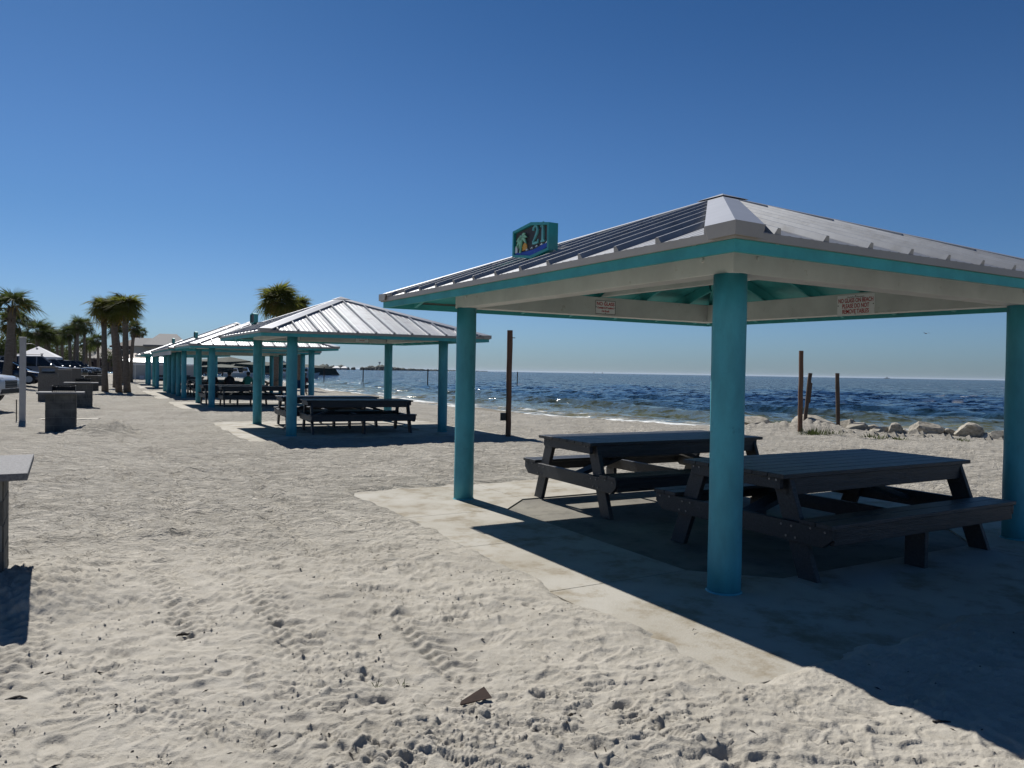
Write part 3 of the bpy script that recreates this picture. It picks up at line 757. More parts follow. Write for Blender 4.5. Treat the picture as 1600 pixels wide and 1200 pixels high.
# ---------------------------------------------------------------- painted number signs on the roofs
M_MINT = mat('mint_paint', (0.22, 0.48, 0.30), 0.5)
M_NUM = mat('number_teal', (0.13, 0.42, 0.40), 0.5)
M_SIGNBACK = mat('sign_back', (0.06, 0.055, 0.055), 0.7, var=0.3)
M_SEA = mat('sign_blue', (0.02, 0.07, 0.42), 0.5)
M_SUNY = mat('sign_sun', (0.75, 0.36, 0.05), 0.5)
M_WHITE = mat('white_paint', (0.75, 0.76, 0.74), 0.5, var=0.04)
M_TEALS = mat('sign_teal', (0.015, 0.24, 0.23), 0.4, var=0.1)
def roof_sign(pav, prefix, label, number, sc=1.0, du=0.0, hero=True, slope=None):
    # hexagonal box sign standing in the plane of the row, facing the car park (local -x)
    t = thing('number_sign', label, 'sign', pav.location, pav.rotation_euler.z, 'pavilion number signs')
    hx = [(2.89, 2.815), (2.20, 2.775), (2.20, 3.045)]
    hexp = [(2.90, 2.815), (2.53, 2.755), (2.19, 2.80), (2.19, 3.07), (2.53, 3.125), (2.90, 3.085)]   # (y, z), going round
    cy, cz = 2.545, 2.94
    hexp = [(cy+du+(y-cy)*sc, cz+(z-cz)*sc+(0.0 if sc == 1 else 0.02)) for y, z in hexp]
    cyd = cy+du
    xf, xb, xq = -0.205, -0.095, -0.165
    def inset(k): return [(cyd+(y-cyd)*(1-k/0.36), cz+(z-cz)*(1-k/0.17)) for y, z in hexp]
    inn = inset(0.028)
    n = 6; m = MB()
    vs = [(xf, y, z) for y, z in hexp]+[(xf, y, z) for y, z in inn]+[(xb, y, z) for y, z in hexp]+[(xb, y, z) for y, z in inn]
    fs = []
    for i in range(n):
        j = (i+1) % n
        fs += [(i, j, n+j, n+i), (i, 2*n+i, 2*n+j, j), (n+i, n+j, 3*n+j, 3*n+i), (2*n+i, 3*n+i, 3*n+j, 2*n+j)]
    m.add(vs, fs); m.build('sign_frame', M_TEALS, t)
    m = MB(); q = inset(0.03)
    vs = [(xq-0.012, y, z) for y, z in q]+[(xq+0.012, y, z) for y, z in q]
    m.add(vs, [tuple(range(n)), tuple(range(2*n-1, n-1, -1))]+[(i, (i+1) % n, n+(i+1) % n, n+i) for i in range(n)]); m.build('back_board', M_SIGNBACK, t)
    for yy_ in (2.3, 2.8):
        yy_ = cyd+(yy_-cy)*sc
        MB().bar((xb, yy_, cz-0.10), (xb+0.20, yy_, cz-0.07), 0.02, 0.02).build('mount_bracket', M_BOLT, t)
        MB().bar((xb-0.05, yy_-0.12, cz-0.14), (xb+0.02, yy_-0.20, cz-0.30), 0.016, 0.016).build('mount_bracket', M_BOLT, t)
    if not hero: return t
    # relief pieces; picture axis: a = metres right of the left edge (a grows as y falls), h up
    def pt(a, h, d): return (xq-0.014-d*0.5, 2.90-a, 2.80+h)
    def poly(pts, d0, d1, name, mm):
        n = len(pts); vs = [pt(a, h, d0) for a, h in pts]+[pt(a, h, d1) for a, h in pts]
        return MB().add(vs, [tuple(range(n)), tuple(range(2*n-1, n-1, -1))]+[(i, (i+1) % n, n+(i+1) % n, n+i) for i in range(n)]).build(name, mm, t)
    poly([(0.03, 0.035), (0.10, 0.02), (0.36, -0.02), (0.62, 0.03), (0.68, 0.05), (0.68, 0.085), (0.40, 0.045), (0.2, 0.045), (0.03, 0.055)], 0.0, 0.02, 'painted_sea', M_SEA)
    for k in range(5):
        a = 0.25+k*0.095; h = 0.052+0.006*k
        poly([(a, h), (a+0.045, h+0.004), (a+0.03, h+0.018)], 0.0, 0.03, 'wave_crest', M_WHITE)
    poly([(0.205+0.05*math.cos(w)*1.0+0.02, 0.062+0.075*math.sin(w)) for w in np.linspace(0, math.pi, 12)], 0.0, 0.018, 'painted_sun', M_SUNY)
    poly([(0.03, 0.05), (0.075, 0.05), (0.07, 0.115), (0.05, 0.125), (0.035, 0.115)], 0.0, 0.02, 'painted_lighthouse', M_WHITE)
    poly([(0.135, 0.04), (0.16, 0.04), (0.195, 0.19), (0.18, 0.195)], 0.018, 0.045, 'painted_trunk', M_MINT)
    m = MB()
    for an, L in ((205, .12), (170, .11), (135, .09), (60, .12), (25, .11), (-20, .09), (235, .10)):
        ca, sa = math.cos(R(an)), math.sin(R(an)); base = (0.188, 0.195)
        pts = []
        for s_, w_ in ((0, .004), (.35, .018), (.7, .016), (1, .002)):
            droop = -0.045*s_*s_; x_ = base[0]+ca*L*s_; h_ = base[1]+sa*L*s_*0.8+droop
            pts.append(((x_-sa*w_, h_+ca*w_), (x_+sa*w_, h_-ca*w_)))
        for (a1, b1), (a2, b2) in zip(pts[:-1], pts[1:]):
            m.hexa([pt(*a1, .02), pt(*b1, .02), pt(*b2, .02), pt(*a2, .02), pt(*a1, .05), pt(*b1, .05), pt(*b2, .05), pt(*a2, .05)])
    m.build('painted_fronds', M_MINT, t)
    # serif numerals
    def stroke(pts, ws, name):
        m = MB()
        P_ = [Vector(p) for p in pts]
        for i in range(len(P_)-1):
            d = (P_[i+1]-P_[i]).normalized(); nn = Vector((-d.y, d.x))
            d0 = (P_[i]-P_[max(i-1, 0)]); d0 = d0.normalized() if d0.length else d; d2 = (P_[min(i+2, len(P_)-1)]-P_[i+1]); d2 = d2.normalized() if d2.length else d
            n0 = Vector((-(d+d0).y, (d+d0).x)).normalized(); n1 = Vector((-(d+d2).y, (d+d2).x)).normalized()
            a, b = P_[i]+n0*ws[i]/2, P_[i]-n0*ws[i]/2; c, e = P_[i+1]-n1*ws[i+1]/2, P_[i+1]+n1*ws[i+1]/2
            m.hexa([pt(*a, .0), pt(*b, .0), pt(*c, .0), pt(*e, .0), pt(*a, .035), pt(*b, .035), pt(*c, .035), pt(*e, .035)])
        m.build(name, M_NUM, t)
    H0, W_ = 0.105, 0.115
    two = [(0.02, .145), (.028, .172), (.058, .190), (.088, .178), (.098, .145), (.085, .108), (.055, .068), (.02, .028), (.02, .012), (.065, .012), (.108, .012), (.112, .045)]
    stroke([(0.375+x_*1.05, H0+(h_-.012)*0.98) for x_, h_ in two], [.03, .022, .016, .022, .03, .026, .018, .016, .022, .028, .02, .01], 'numeral')
    one = [(0.0, .155), (.032, .19), (.034, .10), (.034, .008)]
    stroke([(0.545+x_*1.05, H0+(h_-.008)*0.98) for x_, h_ in one], [.014, .034, .034, .034], 'numeral')
    stroke([(0.548, H0), (0.615, H0)], [.016, .016], 'numeral_serif')
    return t
roof_sign(p0, '', 'hexagonal number 21 sign with palm and sea relief on the nearest pavilion roof', '21')
s1 = roof_sign(p1, '', 'teal number sign on the second pavilion roof, seen nearly edge on', '', hero=False, sc=0.85, du=1.35)
for k, (pv, lb) in enumerate(((p2, 'small teal number sign on the third pavilion roof'), (hall, 'tiny teal number sign on the long white fronted pavilion'))):
    s = copy_tree(s1, (pv.location.x, pv.location.y, 0), pv.rotation_euler.z, lb)

# ---------------------------------------------------------------- notices on the beams
M_SIGNW = mat('notice_white', (0.80, 0.80, 0.81), 0.45, var=0.06, scale=6)
M_RED = mat('notice_red', (0.42, 0.008, 0.018), 0.5, var=0.1)
def notice(label, parent_loc, rz, w, h, lines, border=True):
    """a flat sign panel; local x right, z up, facing local -y"""
    t = thing('notice_sign', label, 'notice sign', parent_loc, rz, None)
    MB().box(-w/2, w/2, 0, 0.004, -h/2, h/2).build('sign_panel', M_SIGNW, t)
    if border:
        m = MB(); k = 0.006
        for (a, b, c, d) in ((-w/2, w/2, h/2-k, h/2), (-w/2, w/2, -h/2, -h/2+k), (-w/2, -w/2+k, -h/2+k, h/2-k), (w/2-k, w/2, -h/2+k, h/2-k)):
            m.box(a, b, -0.0015, -0.0002, c, d)
        m.build('sign_border', M_DARK if border == 'dark' else M_SIGNW, t)
    for txt, size, z, sx, mm in lines:
        me = flat_text(txt, size, 0.0006, mm, bold=0.0012 if size > .03 else 0.0, sx=sx)
        o = place(me, 'lettering', t, (0, -0.0018, z), (math.pi/2, 0, 0))
    m = MB()
    for sx_ in (-1, 1):
        m.tube([(sx_*(w/2-.012), -0.005, 0), (sx_*(w/2-.012), 0, 0)], 0.006, 8)
    m.tube([(0, -0.005, h/2-.012), (0, 0, h/2-.012)], 0.005, 8); m.tube([(0, -0.005, -h/2+.012), (0, 0, -h/2+.012)], 0.005, 8)
    m.build('screws', M_DARK, t)
    return t
def in_p0(x, y, z): return (O0[0]+eV[0]*x+eU[0]*y, O0[1]+eV[1]*x+eU[1]*y, z+PAVS[0]['tu']*y+PAVS[0]['tv']*x)
notice('white NO GLASS ON BEACH notice in red letters on the nearest pavilion, right', in_p0(4.073-0.105, 1.80, 2.455), TH-math.pi/2,
       0.50, 0.245, [('City Parks and Recreation', 0.022, 0.098, 1.0, M_DARK), ('NO GLASS ON BEACH', 0.072, 0.055, 0.66, M_RED), ('PLEASE DO NOT', 0.072, -0.012, 0.68, M_RED), ('REMOVE TABLES', 0.072, -0.079, 0.68, M_RED)])
notice('smaller dark bordered NO GLASS notice on the back beam of the nearest pavilion', in_p0(2.07, 4.384-0.105, 2.46), TH,
       0.34, 0.185, [('NO GLASS', 0.066, 0.045, 0.98, M_RED), ('Containers Permitted', 0.036, -0.008, 0.86, M_RED), ('On Beach', 0.036, -0.052, 0.9, M_RED)], border='dark')
for pv, P in ((p1, PAVS[1]),):
    c, s = math.cos(P['th']), math.sin(P['th'])
    for x, y in ((0.95, P['a']-0.105), (3.0, P['a']-0.105)):
        notice('small faded notice on the far beam of the second pavilion, '+('behind its near columns' if x < 2 else 'towards the sea side'),
               (P['o'][0]+c*x-s*y, P['o'][1]+s*x+c*y, 2.50), P['th'], 0.42, 0.2, [('NO GLASS', 0.075, 0.03, 0.9, M_RED), ('On Beach', 0.04, -0.04, 1, M_RED)], border='dark')

# ---------------------------------------------------------------- picnic tables
def picnic_table(label, c, rz):
    t = thing('picnic_table', label, 'picnic table', (c[0], c[1], -0.004), rz, 'charcoal picnic tables under the pavilions')
    L, W, ZT, SO, ZS, F = 2.684, 1.152, 0.82, 1.008, 0.487, 0.742
    h = L/2
    n = 7; pw = W/n
    for k in range(n):
        y = -W/2+pw*k
        MB().box(-h+random.uniform(-.002, .002), h+random.uniform(-.002, .002), y+0.004, y+pw-0.004, ZT-0.035, ZT).build('plank', M_TABLE, t, bevel=0.004)
    for sy in (-1, 1):
        y = sy*(W/2-0.045)
        MB().box(-h+0.10, h-0.10, y-0.02, y+0.02, ZT-0.175, ZT-0.037).build('apron', M_TABLE, t, bevel=0.004)
        for k in range(2):
            ya = sy*(SO-0.155*(k+1)+0.004); yb = sy*(SO-0.155*k-0.003)
            MB().box(-h+0.03, h-0.03, min(ya, yb), max(ya, yb), ZS-0.033, ZS).build('seat_plank', M_TABLE, t, bevel=0.004)
        y = sy*(SO-0.035)
        MB().box(-h+0.075, h-0.075, y-0.02, y+0.02, ZS-0.165, ZS-0.035).build('seat_apron', M_TABLE, t, bevel=0.004)
        # slanted legs: boards 0.18 wide
        for sx in (-1, 1):
            x = sx*(h-0.125); a = 0.025; hw = 0.09
            yt, yb = sy*0.455, sy*F
            y0, y1 = sorted((yt-hw, yt+hw)); 
            p = [(x-a, yb-hw, 0.0), (x+a, yb-hw, 0.0), (x+a, yb+hw, 0.0), (x-a, yb+hw, 0.0), (x-a, yt-hw, ZT-0.037), (x+a, yt-hw, ZT-0.037), (x+a, yt+hw, ZT-0.037), (x-a, yt+hw, ZT-0.037)]
            MB().hexa(p).build('leg', M_TABLE, t, bevel=0.004)
        MB().box(-0.025, 0.025, sy*0.86-0.09, sy*0.86+0.09, 0.0, ZS-0.17).build('middle_leg', M_TABLE, t, bevel=0.004)
    for sx in (-1, 1):
        xi = sx*(h-0.125+0.052) if sx > 0 else sx*(h-0.125+0.052)
        z1 = ZS-0.035; z0 = z1-0.155; e = SO-0.015; ch = 0.09
        # cross beam carrying the seats, ends chamfered underneath
        prof = [(-e+ch, z0), (e-ch, z0), (e, z0+0.075), (e, z1), (-e, z1), (-e, z0+0.075)]
        m = MB(); nn = len(prof); vs = [(xi-0.025, y, z) for y, z in prof]+[(xi+0.025, y, z) for y, z in prof]
        m.add(vs, [tuple(range(nn)), tuple(range(2*nn-1, nn-1, -1))]+[(i, (i+1) % nn, nn+(i+1) % nn, nn+i) for i in range(nn)])
        m.build('seat_beam', M_TABLE, t, bevel=0.004)
        m = MB().box(sx*(h-0.06)-0.022, sx*(h-0.06)+0.022, -W/2+0.07, W/2-0.07, ZT-0.130, ZT-0.037); m.build('end_rail', M_TABLE, t, bevel=0.004)
        MB().bar((sx*0.06, 0, ZT-0.10), (sx*(h-0.175), 0, z0+0.08), 0.16, 0.045).build('brace', M_TABLE, t, bevel=0.003)
        b = MB()
        for sy in (-1, 1):
            for (yy_, zz_) in ((.52, z1-.035), (.62, z1-.035), (.57, z1-.12), (.66, z1-.12), (.80, z1-.02), (.93, z1-.03)):
                b.tube([(xi+sx*0.025, sy*yy_, zz_), (xi+sx*0.031, sy*yy_, zz_)], 0.009, 7)
            for (yy_, zz_) in ((.40, ZT-.055), (.47, ZT-.055)):
                b.tube([(sx*(h-.038), sy*yy_, zz_), (sx*(h-.032), sy*yy_, zz_)], 0.008, 7)
        o = b.build('bolts', M_BOLT, t); o['kind'] = 'stuff'
    MB().box(-0.025, 0.025, -0.93, 0.93, ZS-0.17+0.002, ZS-0.036).build('middle_beam', M_TABLE, t, bevel=0.003)
    return t
tb = picnic_table('dark picnic table in the foreground, right behind the nearest blue column', (3.051, 7.106), 0.526)
copy_tree(tb, (1.797, 9.481, -0.004), 0.497, 'dark picnic table behind the nearest one, left of the blue foreground column')
def ptab(P, x, y, dr=0.0):
    th = P['th']; c, s = math.cos(th), math.sin(th)
    return (P['o'][0]+c*x-s*y, P['o'][1]+s*x+c*y, -0.004), th+dr
P1 = PAVS[1]; P2 = dict(o=FAR[0][0], th=FAR[0][1]); P4 = dict(o=FAR[1][0], th=FAR[1][1]); P5 = dict(o=FAR[2][0], th=FAR[2][1])
for P, x, y, dr, lb in ((P1, 1.85, 0.85, -0.10, 'front dark picnic table under the second pavilion'), (P1, 1.72, 3.1, -0.06, 'rear dark picnic table under the second pavilion'),
                        (P2, 1.75, 0.9, -0.04, 'front dark picnic table under the third pavilion'), (P2, 1.3, 3.0, 0.02, 'rear dark picnic table under the third pavilion'),
                        (HALL, 1.9, 1.3, 0, 'first dark picnic table under the long pavilion'), (HALL, 1.9, 4.1, 0, 'second dark picnic table under the long pavilion'),
                        (HALL, 2.0, 7.0, 0.1, 'third dark picnic table under the long pavilion'), (P4, 1.9, 1.6, 0, 'dark picnic table under the pavilion beyond the long one'),
                        (P5, 1.9, 1.6, 0, 'dark picnic table under the farthest pavilion')):
    l, rz = ptab(P, x, y, dr); copy_tree(tb, l, rz, lb)

# ---------------------------------------------------------------- barbecue tables of concrete block
def block_wall(t, x0, x1, y0, y1, z0, courses, bl=0.40, bhh=0.2):
    """running bond blocks round a solid core"""
    MB().box(x0+0.007, x1-0.007, y0+0.007, y1-0.007, z0, z0+courses*bhh).build('mortar_core', M_MORTAR, t)
    g = 0.005
    for k in range(courses):
        za, zb = z0+k*bhh+g, z0+(k+1)*bhh-g
        for side in range(4):
            horiz = side in (0, 2)
            L = (x1-x0) if horiz else (y1-y0)
            s = -(bl/2) if k % 2 else 0.0
            while s < L-0.01:
                a, b = max(0, s)+g, min(L, s+bl)-g; s += bl
                if b-a < 0.04: continue
                pr = random.uniform(0.0, 0.004)
                if side == 0: bx = (x0+a, x0+b, y0-pr, y0+0.03)
                elif side == 2: bx = (x0+a, x0+b, y1-0.03, y1+pr)
                elif side == 1: bx = (x1-0.03, x1+pr, y0+0.031+a*(L-0.062)/L, y0+0.031+b*(L-0.062)/L)
                else: bx = (x0-pr, x0+0.03, y0+0.031+a*(L-0.062)/L, y0+0.031+b*(L-0.062)/L)
                MB().box(*bx, za, zb).build('block', M_BLOCK, t)
def bbq(label, loc, rz, x0=-0.36, x1=0.36, y0=-0.33, y1=0.33, sx0=-0.55, sx1=0.55, sy0=-0.42, sy1=0.42, zt=0.94, grill=True, low=-0.2):
    t = thing('barbecue_table', label, 'barbecue table', (loc[0], loc[1], 0), rz, 'block barbecue tables along the car park edge')
    block_wall(t, x0, x1, y0, y1, low, 5 if low > -0.1 else 6, bhh=(zt-0.05-low)/(5 if low > -0.1 else 6), bl=0.36)
    MB().box(sx0, sx1, sy0, sy1, zt-0.048, zt).build('counter_slab', M_SLABT, t, bevel=0.006)
    if grill:
        m = MB(); gx, gy = 0.05, 0.12
        w, d, h = 0.24, 0.19, 0.15
        m.box(gx-w, gx+w, gy-d, gy+d, zt+0.002, zt+0.012)
        m.box(gx-w, gx-w+.006, gy-d, gy+d, zt+.012, zt+h); m.box(gx+w-.006, gx+w, gy-d, gy+d, zt+.012, zt+h); m.box(gx-w+.006, gx+w-.006, gy+d-.006, gy+d, zt+.012, zt+h)
        m.build('grill_box', M_DARK, t)
        m = MB()
        for k in range(11): m.bar((gx-w+.04*k+.04, gy-d-.03, zt+h*.82), (gx-w+.04*k+.04, gy+d-.01, zt+h*.82), .01, .01)
        m.bar((gx-w-.02, gy-d-.03, zt+h*.82+.012), (gx+w+.02, gy-d-.03, zt+h*.82+.012), .012, .012)
        m.build('grill_grate', M_DARK, t)
        for s_ in (-1, 1): MB().tube([(gx+s_*w*.6, gy-d-.04, zt+h*.8), (gx+s_*w*.6, gy-d-.15, zt+h*.78)], .012, 8).build('grill_handle', M_DARK, t)
    return t
bbq('nearest grey block barbecue table, cut off by the left edge of the photo', (-3.17, 4.89), TH+0.02, x0=-1.45, x1=-0.15, y0=0.30, y1=0.92, sx0=-1.75, sx1=0.0, sy0=0.0, sy1=1.2, zt=0.88, grill=False)
q = G(94, 676)
bbq('dark stained block barbecue table with a black grill on its wide slab, left middle distance', (q.x-.19, q.y+0.35), TH-0.03, x0=-.31, x1=.31, y0=-.28, y1=.28, sx0=-.48, sx1=.48, sy0=-.37, sy1=.37)
q = G(118, 638)
bbq('third block barbecue table, farther along behind the stained one', (q.x, q.y+0.35), TH-0.03)
q = G(139, 611)
bbq('small far block barbecue table beside the aggregate bins', (q.x, q.y+0.3), TH-0.03)
q = G(148, 603)
bbq('farthest block barbecue table in front of the dark parked cars', (q.x, q.y+0.3), TH-0.03)
# the ends of a grill standing on the near counter's neighbour
# ---------------------------------------------------------------- litter bins clad in aggregate
def bin_(label, px, base, top, w=0.76, hood=True):
    q = G(px, base, 0.05); d = q.y
    H = (base-top)/FPX*d
    t = thing('litter_bin', label, 'litter bin', (q.x, q.y+w/2, 0.0), TH, 'square aggregate litter bins')
    hb = H*0.80 if hood else H-0.05
    for s_, (a, b, c, e) in enumerate(((-w/2, w/2, -w/2, -w/2+.05), (-w/2, w/2, w/2-.05, w/2), (-w/2, -w/2+.05, -w/2+.052, w/2-.052), (w/2-.05, w/2, -w/2+.052, w/2-.052))):
        MB().box(a, b, c, e, -0.05, hb).build('side_panel', M_BIN, t, bevel=0.01)
    if hood:
        MB().box(-w/2+.03, w/2-.03, -w/2+.03, w/2-.03, hb, hb+.03).build('rim', M_BIN, t)
        m = MB()
        for a in (-1, 1):
            for b in (-1, 1): m.box(a*(w/2-.07)-.035, a*(w/2-.07)+.035, b*(w/2-.07)-.035, b*(w/2-.07)+.035, hb+.03, H-.07)
        m.build('hood_posts', M_BIN, t)
        MB().box(-w/2, w/2, -w/2, w/2, H-.07, H).build('hood', M_BIN, t, bevel=0.015)
        MB().tube([(0, 0, 0.1), (0, 0, hb+.10)], w*.36, 14).build('liner', M_DARK, t)
    else:
        MB().box(-w/2+.0, w/2, -w/2, w/2, hb, H).build('lid', M_BIN, t, bevel=0.01)
    return t
bin_('nearest aggregate litter bin with a dark opening under its hood, left of the grill', 67, 626, 571, 0.72)
bin_('second aggregate litter bin, right behind the hooded one', 92, 617, 576, 0.74, False)
bin_('third aggregate litter bin, square and plain, near the silver vehicle', 110, 611, 574, 0.72, False)

# ---------------------------------------------------------------- white post by the car park
q = G(35, 660)
t = thing('service_post', 'tall white square post with a thin arm, at the edge of the car park', 'post', (q.x, q.y, 0), 0.35)
MB().box(-.07, .07, -.05, .05, -.2, 2.26).build('post', M_POSTW, t, bevel=0.008)
MB().box(-.08, .08, -.06, .06, 2.26, 2.31).build('post_cap', M_POSTW, t, bevel=0.01)
MB().tube([(.05, 0, 2.12), (.20, 0, 2.14), (.30, 0, 2.10), (.33, 0, 2.02)], .008, 6).build('wire_arm', M_BOLT, t)
MB().tube([(.33, 0, 2.02), (.33, 0, 1.98)], .028, 8).build('shower_head', M_BOLT, t)
MB().tube([(-.14, 0, -.05), (-.14, 0, .62)], .014, 8).build('water_pipe', M_DARK, t)

# ---------------------------------------------------------------- pilings
def piling(label, base, top, rad, m, lean_y=0.0, extra=None):
    b = G(*base); zb = 0.0
    tp = AT(top[0], top[1], b.y+lean_y)
    t = thing('timber_piling', label, 'piling', (b.x, b.y, 0), 0, 'timber pilings standing in the sand')
    d = tp-b
    pts = [Vector((0, 0, 0))-d*0.2]+[d*(k/8)+Vector((random.uniform(-.006, .006), random.uniform(-.006, .006), 0)) for k in range(9)]
    MB().tube(pts, [rad*random.uniform(.94, 1.06) for _ in pts], 12).build('pile', m, t, smooth=True).modifiers.new('e', 'EDGE_SPLIT')
    if extra: extra(t, d)
    return t
def box_on(t, d):
    MB().box(-.20, -.06, -.07, .07, .42, .60).build('junction_box', M_DARK, t); MB().tube([d*.93+Vector((.05, 0, 0)), d*.93+Vector((.13, 0, 0))], .01, 6).build('nail', M_DARK, t)
piling('tall brown piling alone on the sand between the first two pavilions', (794, 684), (797, 516), 0.068, M_WOOD, extra=box_on)
piling('tallest brown piling of the three by the rocks', (1250, 677), (1252, 548), 0.065, M_WOOD)
piling('leaning dark piling right beside the tallest one', (1257, 667), (1266, 583), 0.062, M_WOODD, extra=lambda t, d: MB().bar(d*.45+Vector((.07, 0, 0)), d*.82+Vector((.07, 0, 0)), .05, .06, up=(0, 1, 0)).build('strap_board', M_WOODD, t))
piling('slim upright dark piling standing apart on the right', (1310, 671), (1308, 583), 0.060, M_WOODD)

# ---------------------------------------------------------------- shore rocks
def rock_mesh(seed, sub=3):
    import bmesh
    rr = np.random.RandomState(seed)
    bm = bmesh.new(); bmesh.ops.create_icosphere(bm, subdivisions=sub, radius=1)
    planes = [(Vector(rr.normal(size=3)).normalized(), rr.uniform(0.50, 0.88)) for _ in range(15)]
    for v in bm.verts:
        p = v.co.copy()
        for n, d in planes:
            k = p.dot(n)
            if k > d: p -= n*(k-d)*0.97
        f = 1+0.05*gnoise(np.array([p.x*1.7+seed]), np.array([p.y*1.7+p.z]), seed)[0]+0.06*gnoise(np.array([p.x*5+p.z*2]), np.array([p.y*5-p.z*4]), seed+1)[0]
        v.co = p*f
    me = bpy.data.meshes.new('rock'); bm.to_mesh(me); bm.free(); me.materials.append(M_ROCK); return me
ROCKM = [rock_mesh(s) for s in range(6)]
RK = [(1186, 668, 42, 22, 'broad buff boulder at the left end of the rocks, beside the blue column'), (1222, 672, 20, 12, 'dark low stone half buried left of the tall piling'), (1238, 670, 16, 12, 'small pale stone right at the foot of the tall piling'),
      (1282, 672, 58, 26, 'wide sand covered boulder between the pilings'), (1331, 674, 30, 26, 'upright buff boulder right of the slim piling'), (1347, 678, 40, 20, 'slanting tan slab leaning on the upright boulder'),
      (1362, 675, 22, 16, 'grey stone tucked behind the slanting slab'), (1377, 680, 26, 18, 'pointed pale boulder in the middle of the rocks'), (1402, 681, 26, 24, 'knobbly grey boulder right of the pointed one'),
      (1418, 682, 18, 14, 'small grey cobble between two boulders'), (1430, 683, 20, 15, 'rounded mid grey stone left of the wide flat boulder'), (1452, 681, 42, 24, 'wide flat buff boulder right of centre'),
      (1479, 682, 18, 14, 'small dark stone right of the wide flat boulder'), (1491, 683, 22, 18, 'small pale angular stone left of the largest boulder'), (1522, 686, 44, 30, 'largest rounded boulder near the right end'),
      (1547, 688, 22, 16, 'low brown stone right of the largest boulder'), (1566, 689, 26, 22, 'last boulder at the right end, beside the far right column'), (1590, 690, 30, 20, 'boulder just behind the far right column')]
for k, (px, py, w, h, lb) in enumerate(RK):
    zb = -0.06; q = G(px, py, zb); s = q.y/FPX
    o = place(ROCKM[k % 6], 'boulder', None, (q.x, q.y+w*s*.35, zb+h*s*0.30), (random.uniform(-.3, .3), random.uniform(-.3, .3), random.uniform(0, 6)), (w*s*.74, w*s*.60, h*s*.56))
    tag(o, lb, 'boulder', 'boulders along the water edge')
# small stones between
m = bpy.data.objects.new
rs = np.random.RandomState(8)
allv = MB()
for k in range(130):
    px = rs.uniform(1165, 1600); py = 671+(px-1165)*0.038+rs.uniform(-2, 7)
    q = G(px, py, -0.05); s = rs.uniform(.05, .26)
    base = ROCKM[k % 6]
    a = rs.rand()*6.28; ca, sa = math.cos(a), math.sin(a)
    allv.add([(q.x+s*x, q.y+s*y, q.z+s*z*.7) for x, y, z in ((1, 0, 0), (0.2, 1, .1), (-1, .1, 0), (0, -.9, 0), (.1, 0, 1), (0, 0, -1))],
             [(0, 1, 4), (1, 2, 4), (2, 3, 4), (3, 0, 4), (1, 0, 5), (2, 1, 5), (3, 2, 5), (0, 3, 5)])
o = allv.build('pebbles', M_ROCK); tag(o, 'loose small stones scattered between the boulders', kind='stuff')

# ---------------------------------------------------------------- plants and litter on the sand
def tuft(name, label, loc, n, L, spread, m, cat, w=0.006, group=None, lay=0.3):
    mb = MB()
    for k in range(n):
        a = random.uniform(0, 6.28); l = L*random.uniform(.5, 1.1); r0 = random.uniform(0, spread)
        el = random.uniform(lay, 1.35); x, y = math.cos(a)*r0, math.sin(a)*r0
        dx, dy = math.cos(a)*math.cos(el), math.sin(a)*math.cos(el)
        p = [Vector((x+dx*l*t_, y+dy*l*t_, l*t_*math.sin(el)-l*.45*t_*t_*math.cos(el)-.01)) for t_ in (0, .5, 1)]
        sd = Vector((-math.sin(a), math.cos(a), 0))*w
        mb.add([p[0]-sd, p[0]+sd, p[1]+sd*.8, p[1]-sd*.8, p[2]], [(0, 1, 2, 3), (3, 2, 4)])
    o = mb.build(name, m, fix=False); o.location = loc
    return tag(o, label, cat, group)
for px, py, n, L, sp, lb in ((1272, 681, 260, .32, .40, 'low green beach shrub spreading on the sand right of the tall piling'), (1300, 680, 90, .22, .30, 'thin green growth right of the low shrub'),
                             (1365, 685, 120, .2, .35, 'weeds in front of the slanting rock slab'), (1400, 687, 110, .18, .32, 'weeds below the knobbly grey boulder'), (1500, 690, 110, .16, .35, 'weeds left of the largest boulder')):
    q = G(px, py, 0); tuft('beach_shrub', lb, (q.x, q.y, 0), n, L, sp, M_SHRUB, 'shrub', 0.012)
for px, py, n, L, lb in ((783, 911, 34, .05, 'tiny green sprig near the edge of the concrete floor'), (628, 1072, 14, .05, 'small dry sprig left of the bark piece'), (587, 1075, 12, .055, 'dry seedling in the middle of the foreground sand'),
                         (315, 905, 10, .03, 'small green weed left of centre in the sand'), (548, 1024, 6, .035, 'tiny dark seedling in the trampled sand')):
    q = G(px, py, 0.0); tuft('sprig', lb, (q.x, q.y, 0.012), n, L, .025, M_SHRUB, 'sprig', 0.0022)
M_STICK = mat('driftwood_brown', (0.05, 0.026, 0.017), 0.8, var=0.35, scale=14, stretch=(1, 6, 6))
M_STICKD = mat('dark_stick', (0.022, 0.017, 0.014), 0.85, var=0.3)
q = G(742, 1098, .02)
o = MB().hexa([(-.075, -.016, 0), (.075, -.022, .016), (.060, .045, .030), (-.07, .004, .004), (-.082, -.010, .003), (.077, -.024, .019), (.062, .045, .034), (-.07, .006, .008)]).build('bark_piece', M_STICK); o.location = (q.x, q.y, .03); o.rotation_euler = (.25, 0, .45)
tag(o, 'flat reddish brown piece of palm bark lying on the foreground sand', 'bark')
def stick(label, px, py, L, r, rz, m=M_STICKD, bend=.15):
    q = G(px, py, .015); c, s = math.cos(rz), math.sin(rz)
    pts = [(c*L*(t_-.5)-s*L*bend*math.sin(t_*3.1), s*L*(t_-.5)+c*L*bend*math.sin(t_*3.1), random.uniform(0, .012)) for t_ in (0, .2, .4, .6, .8, 1)]
    o = MB().tube(pts, [r*.7, r, r*1.1, r, r*.8, r*.4], 6).build('stick', m); o.location = (q.x, q.y, .012)
    tag(o, label, 'stick', 'bits of stick on the sand')
